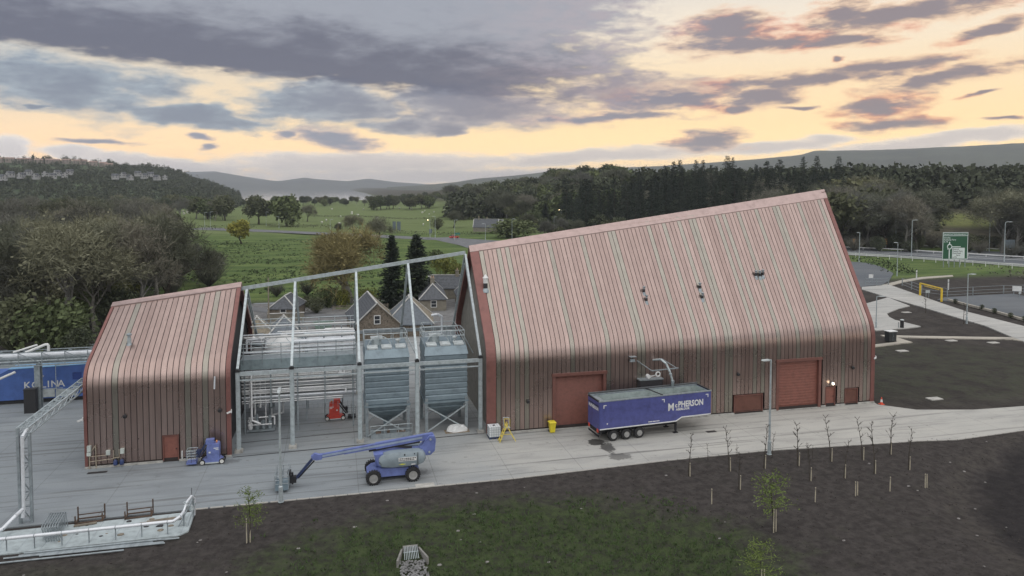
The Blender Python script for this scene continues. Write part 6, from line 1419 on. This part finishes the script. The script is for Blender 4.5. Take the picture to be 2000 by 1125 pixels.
# big green direction sign
M_SGN = mat('sign_green', (.012,.085,.040), .5, var=.05); M_SWH = mat('sign_white', (.62,.68,.68), .5, var=.03)
GS = thing('direction_sign', 'big green road direction sign with roundabout diagram and white border', 'road sign', (163,107.4,0), -YAW*.55)
part(GS, 'panel', MB().box(-4.0,4.0,0,.12,2.35,10.35), M_SGN)
for a in ((-4.0,4.0,10.17,10.35),(-4.0,4.0,2.35,2.53),(-4.0,-3.82,2.53,10.17),(3.82,4.0,2.53,10.17),(-3.82,3.82,9.25,9.40)): part(GS, 'border', MB().box(a[0],a[1],-.015,-.004,a[2],a[3]), M_SWH)
part(GS, 'diagram', MB().ring((-1.8,-.01,6.1),.68,.14,'y',24,6).box(-2.0,-1.65,-.02,-.004,2.6,5.5).box(-2.5,-1.5,-.02,-.004,5.3,5.5).box(-2.0,-1.65,-.02,-.004,6.75,7.55).box(-1.15,1.7,-.02,-.004,5.95,6.2), M_SWH)
part(GS, 'white_panel', MB().box(-.95,3.05,-.02,-.004,2.65,5.75), M_SWH)
for k in range(5): part(GS, 'post', MB().box(-3.4+1.7*k-.09,-3.4+1.7*k+.09,.13,.28,0,9.9 if k in (0,4) else 8), M_GALVD)
for s_, z in (('BANKFOOT ROUNDABOUT',9.55),('Inverkip',8.55),('Rothesay Ferry',7.95),('A 78',7.35)): text(GS, s_, .62 if z < 9 else .56, M_SWH, (-3.6,-.02,z), F, bold=.012)
for s_, z in (('Gourock',5.2),('Dunoon Ferry',4.6),('Cloch Road',4.0),('Ferry',3.4),('A 770',2.8)): text(GS, s_, .55, M_BLACK, (-.8 if s_ != 'Ferry' else .4,-.03,z), F, bold=.012)
def board(label, p, w, h, zb, m, rz=-YAW, posts=2, name='sign_board', back=False):
    t = thing(name, label, 'sign', (p.x,p.y,hgt(p.x,p.y)), rz); part(t, 'panel', MB().box(-w/2,w/2,0,.08,zb,zb+h), m)
    for k in range(posts): xx = -w*.32+w*.64*k/max(1,posts-1) if posts > 1 else 0; part(t, 'post', MB().tube((xx,.15,0),(xx,.15,zb+h*.9),.06), M_GALVD)
    return t
M_SGREY = mat('sign_back_grey', (.12,.15,.17), .6, .2)
board('grey rear face of a large sign beyond the main road', G(1972,500), 3.4, 2.9, 2.7, M_SGREY)
board('grey rear face of the left of two signs by the far pasture', G(770,452), 1.7, 4.6, 1.3, M_SGREY); board('grey rear face of the right of two signs by the far pasture', G(779,452), 1.9, 4.6, 1.3, M_SGREY)
board('small blue-green sign by the roundabout entry', G(893,462), 2.6, .9, 1.4, mat('sign_teal', (.03,.16,.13), .5)); board('little sign by the valley road hedge', G(841,455), 1.6, 2.0, 1.2, M_SGREY)
board('white notice board on the side road barrier', G(1701,552), 1.1, .9, 1.3, M_WHITE); board('pale notice on the car park fence inside the yellow barrier', G(1812,580), .9, .6, 1.0, M_BINL)
board('pale tilted information board by the car park', G(1986,578), 1.7, 1.1, 1.2, M_WHITE, rz=radians(-35)); board('small square notice beside the tilted information board', G(1992,581), .5, .5, .9, M_BINL, posts=1)
chv = board('black and white chevron sign on the roundabout', G(1035,470), 2.4, 1.1, .6, M_BLACK)
for k in (-.5,.3): part(chv, 'chevron', MB().prism([(k,1.15),(k+.3,1.6),(k+.55,1.6),(k+.25,1.15),(k+.55,.7),(k+.3,.7)], -.02,-.005), M_WHITE)
for i, (px, lab) in enumerate(((1667,'temporary orange signal on the main road, nearer the large roof'),(1730,'temporary orange signal on the main road, nearer the green sign'))):
    p = G(px, 487); t = thing('traffic_signal', lab, 'traffic signal', (p.x,p.y,.0), -YAW)
    part(t, 'post', MB().tube((0,0,0),(0,0,1.9),.09), M_GALVD); part(t, 'head', MB().box(-.5,.5,-.2,.2,1.8,4.1), mat('signal_backboard', (.16,.10,.05), .6)); 
    for z in (2.1,2.7,3.3): part(t, 'lens', MB().lathe((0,-.2,z+.25),[(.24,0),(.2,-.06)],10,'y'), mat('signal_amber', (.45,.22,.05), .4))
for px, py, lab in ((1790,546,'white marker post by the footway'),(1852,566,'white marker post on the dark soil before the car park fence')):
    p = G(px, py); t = thing('marker_post', lab, 'post', (p.x,p.y,0)); part(t, 'post', MB().box(-.13,.13,-.07,.07,0,2.4), M_WHITE); part(t, 'band', MB().box(-.135,.135,-.075,.075,1.7,1.85), M_BLACK)
bo = G(1761.5,640); t = thing('bollard', 'stout dark bollard with pale top on the turning loop', 'bollard', (bo.x,bo.y,0)); part(t, 'shaft', MB().lathe((0,0,0),[(.30,0),(.30,1.25)],12), M_BLACK); part(t, 'cap', MB().lathe((0,0,1.25),[(.31,0),(.31,.12),(.2,.18)],12), M_BINL)
bo = G(1755,640); t = thing('bollard', 'thin grey post beside the stout bollard', 'post', (bo.x,bo.y,0)); part(t, 'shaft', MB().tube((0,0,0),(0,0,.8),.06), M_GALVD); part(t, 'cap', MB().tube((0,0,.8),(0,0,.88),.08), M_BLACK)
# guard rails of the main road: posts and rails
def rail_fence(label, px, h, sp, rails, m, name='guard_rail', w=.12):
    P = [G(*p) for p in px]; c = (P[0]+P[-1])/2; t = thing(name, label, 'guard rail' if name == 'guard_rail' else 'fence', (c.x,c.y,0))
    for a, b in zip(P, P[1:]):
        n_ = max(1, int((b-a).length/sp))
        for k in range(n_+1):
            q = a+(b-a)*k/n_
            if k < n_ or b is P[-1]: part(t, 'post', MB().box(q.x-.07,q.x+.07,q.y-.07,q.y+.07,-.2,h), m, world=True)
        for z in rails: part(t, 'rail', MB().beam((a.x,a.y,z),(b.x,b.y,z),.08,w), m, world=True)
    return t
rail_fence('long galvanised guard rail along the near side of the main road', [(1650,500),(1760,507),(1900,517),(2060,530)], 1.3, 3.4, (1.15,.75), M_WHITE, w=.24)
rail_fence('long galvanised guard rail along the far side of the main road', [(1650,478),(1760,481),(2000,492.5),(2060,496)], .95, 5, (.75,), M_WHITE, w=.34)
rail_fence('galvanised guard rail in the middle of the main road', [(1650,486),(1760,491),(2000,506),(2060,511)], .95, 5, (.75,), M_WHITE, w=.34)
rail_fence('thin mesh fence along the back of the car park', [(1762,557),(1800,572),(1850,578),(1900,575),(1960,572),(2040,570)], 1.7, 4.5, (1.65,.9,.2), M_GALVD, 'mesh_fence', .05)
rail_fence('temporary mesh fence across the side road', [(1690,557),(1712,557.5),(1735,556)], 1.7, 3.0, (1.65,.9,.2), M_GALVD, 'mesh_fence', .05)
# sleeper edging and little conifers by the car park
E_ = [(1852,587),(1900,599.5),(1950,612),(2000,626),(2040,637)]
for i, (a, b) in enumerate(zip(E_, E_[1:])):
    p, q = G(*a), G(*b); single('sleeper_edging', MB().beam((p.x,p.y,.16),(q.x,q.y,.16),.5,.4), M_PATH, 'pale timber sleeper edging of the car park, %s length from the barrier' % ['first','second','third','fourth'][i], 'edging', ((p.x+q.x)/2,(p.y+q.y)/2,0))
for i, (px, py) in enumerate(((1863,592),(1915.5,604),(1940,611),(1970,620),(1998,627))): p = G(px, py); plant('shrubD', p.x, p.y-.3, 1.1, 'small dark round shrub by the sleeper edging, %s from the yellow barrier' % ['first','second','third','fourth','fifth'][i], 'shrub', wide=.75, z=-.1)
for px, py, lab in ((1808,601,'young bare tree beside the access road, nearer the barrier'),(1882,622,'young bare tree beside the access road, next to the lamp post')):
    p = G(px, py+9); plant('sap2', p.x, p.y, 3.8, lab, 'sapling', z=-.1, wide=1.4)
for i, (px, py) in enumerate(((1770,609),(1762,684),(1858,664),(1940,668),(1825,777))):
    p = G(px, py); single('chamber_cover', MB().box(p.x-.8,p.x+.8,p.y-.45,p.y+.45,-.16,-.05), M_KERB, 'pale chamber cover in the dark ground, %s' % ['on the island of the turning loop','left of the other covers below the footpath','below the middle of the footpath','below the right part of the footpath','near the yard road on the right'][i], 'cover', (p.x,p.y,-.1))
# ================================================================ valley details
ca = G(887,466); t = thing('car', 'small red car driving on the valley road', 'car', (ca.x,ca.y,.15), radians(14)); M_CR = mat('car_red', (.50,.045,.025), .35, var=.03)
part(t, 'body', MB().prism([(-2.1,.35),(2.1,.35),(2.15,.75),(1.3,.9),(-1.9,.95),(-2.15,.7)],-.85,.85), M_CR); part(t, 'cabin', MB().loft([[(-1.6,-.75,.93),(1.0,-.75,.9),(1.0,.75,.9),(-1.6,.75,.93)],[(-1.2,-.62,1.45),(.3,-.62,1.45),(.3,.62,1.45),(-1.2,.62,1.45)]]), M_GLASS); part(t, 'roof', MB().box(-1.2,.3,-.62,.62,1.45,1.5), M_CR)
for x in (-1.3,1.3):
    for y in (-.8,.8): part(t, 'wheel', MB().lathe((x,y,.32),[(.32,-.1),(.32,.1)],14,'y'), M_RUBBER)
# sheep
sm_ = MB().loft([[(x, r*cos(a)*.8, .62+r*sin(a)) for a in [2*pi*i/8 for i in range(8)]] for x, r in ((-.55,.12),(-.4,.32),(0,.38),(.35,.32),(.5,.15))]); sme = sm_.mesh('fleece', True); sme.materials.append(mat('sheep_wool', (.62,.60,.54), .95, var=.1))
sh = MB().loft([[(x, r*cos(a)*.8, .8+r*sin(a)) for a in [2*pi*i/6 for i in range(6)]] for x, r in ((.42,.13),(.62,.14),(.8,.07))]); she = sh.mesh('head', True); she.materials.append(M_BINL)
sle = MB().tube((0,0,0),(0,0,.4),.05,n=5).mesh('leg'); sle.materials.append(M_BINL)
for i in range(38):
    px, py = VR.uniform(610,1010), VR.uniform(408,440)
    if i > 27: px, py = VR.uniform(350,405), VR.uniform(412,425)
    p = G(px, py); t = obj('sheep', None, None, (p.x,p.y,hgt(p.x,p.y))); t.rotation_euler = (0,0,VR.uniform(0,6.28)); t.scale = (1.5,)*3; tag(t, 'white sheep grazing on the far pasture', 'sheep', 'sheep on the far pasture')
    obj('fleece', sme, t); obj('head', she, t)
    for a in (-.3,.3):
        for b in (-.15,.15): obj('leg', sle, t, (a,b,0))
# houses on the hill and by the shore
def house_proto(w, l, ez, rzz, wm, rm):
    wl_ = MB().loft([[(-w/2,y,-2),(w/2,y,-2),(w/2,y,ez),(0,y,rzz-.1),(-w/2,y,ez)] for y in (-l/2,l/2)]).mesh('wall'); wl_.materials.append(wm)
    rf_ = MB()
    for s in (-1,1): rf_.add([(s*(w/2+.3),-l/2-.3,ez-.2),(s*(w/2+.3),l/2+.3,ez-.2),(0,l/2+.3,rzz),(0,-l/2-.3,rzz),(s*(w/2+.3),-l/2-.3,ez-.4),(s*(w/2+.3),l/2+.3,ez-.4)], [(0,1,2,3),(0,4,5,1)])
    rf_ = rf_.mesh('roof', fix=False); rf_.materials.append(rm)
    wn = MB().box(-.6,.6,-.06,.06,-.6,.6).mesh('window'); wn.materials.append(M_GLASS)
    return wl_, rf_, wn, (w, l, ez)
HP = {'white': house_proto(6,8,3.2,5.6,mat('far_white_wall', (.33,.33,.33), .9),M_SLATE), 'brown': house_proto(6.5,12,4.5,6.5,mat('pale_brick', (.28,.24,.21), .9),mat('brown_tile', (.24,.17,.14), .9))}
def far_house(k, p, rz, label, group):
    wl_, rf_, wn, (w, l, ez) = HP[k]; t = obj('house', None, None, p); t.rotation_euler = (0,0,rz); tag(t, label, 'house', group)
    obj('wall', wl_, t); obj('roof', rf_, t)
    for y in (-l/2-.05, l/2+.05):
        for x in (-2,2):
            for z in (1.3,3.7): obj('window', wn, t, (x,y,z))
    for x in (-w/2-.05, w/2+.05):
        for y in (-l/4,l/4):
            for z in (1.3,3.7): o = obj('window', wn, t, (x,y,z)); o.rotation_euler = (0,0,pi/2)
R = random.Random(17)
for i in range(13):
    az = -21.5+i*.52+.1*(i % 3); p = Vector(left_hill(az, .80+.012*(i % 2))); far_house('brown', p+Vector((0,0,4)), radians(90+R.uniform(-8,8)), 'brown-roofed house in the terrace high on the hill', 'terrace on the hill')
for az, u in ((-21.3,.30),(-20.9,.36),(-20.3,.34),(-19.9,.40),(-19.5,.33),(-19.0,.38),(-18.6,.34),(-18.3,.40),(-17.9,.36),(-17.6,.42)): far_house('white', Vector(left_hill(az,u))+Vector((0,0,9)), R.uniform(0,3), 'white house in the village row low on the hill', 'village row')
for az, u in ((-14.9,.36),(-14.4,.42),(-14.0,.38),(-13.5,.50),(-13.1,.44),(-12.7,.50),(-12.3,.42),(-11.8,.46)): far_house('white', Vector(left_hill(az,u))+Vector((0,0,11)), R.uniform(0,3), 'white house in the cluster at the wood edge of the hill', 'cluster on the hill')
for az, d in ((4.6,1130),(5.2,1140),(9.6,1150),(10.2,1160),(11.1,1160)): far_house('white', Vector(az_pt(az,d,0)), R.uniform(0,3), 'pale house among the trees on the near shore', 'shore houses')
for px, py, lab in ((950,452,'grey-roofed farmhouse by the roundabout thicket'),(965,447,'lower grey-roofed barn beside the farmhouse')):
    p = G(px, py); cottage(lab, p.x, p.y, radians(70), 7, 13 if px < 960 else 10, 2.6, 6.5 if px < 960 else 5.2, M_HARL, M_SLATE, chim=(4,), name='farmhouse', slates=False)
# ================================================================ haze
hz = bpy.data.materials.new('haze_air'); hz.use_nodes = True; t = NT(hz.node_tree)
pv = t.n('ShaderNodeVolumePrincipled', {'Color': (.80,.86,.95,1), 'Density': 1.15e-4, 'Anisotropy': .2}); t.n('ShaderNodeOutputMaterial', {'Volume': pv.outputs[0]})
me = MB().box(-9300,9300,-760,10900,-26,225).mesh('haze'); me.materials.append(hz); o = obj('haze', me); o['kind'] = 'stuff'; tag(o, 'thin pale evening haze over the valley', 'haze')
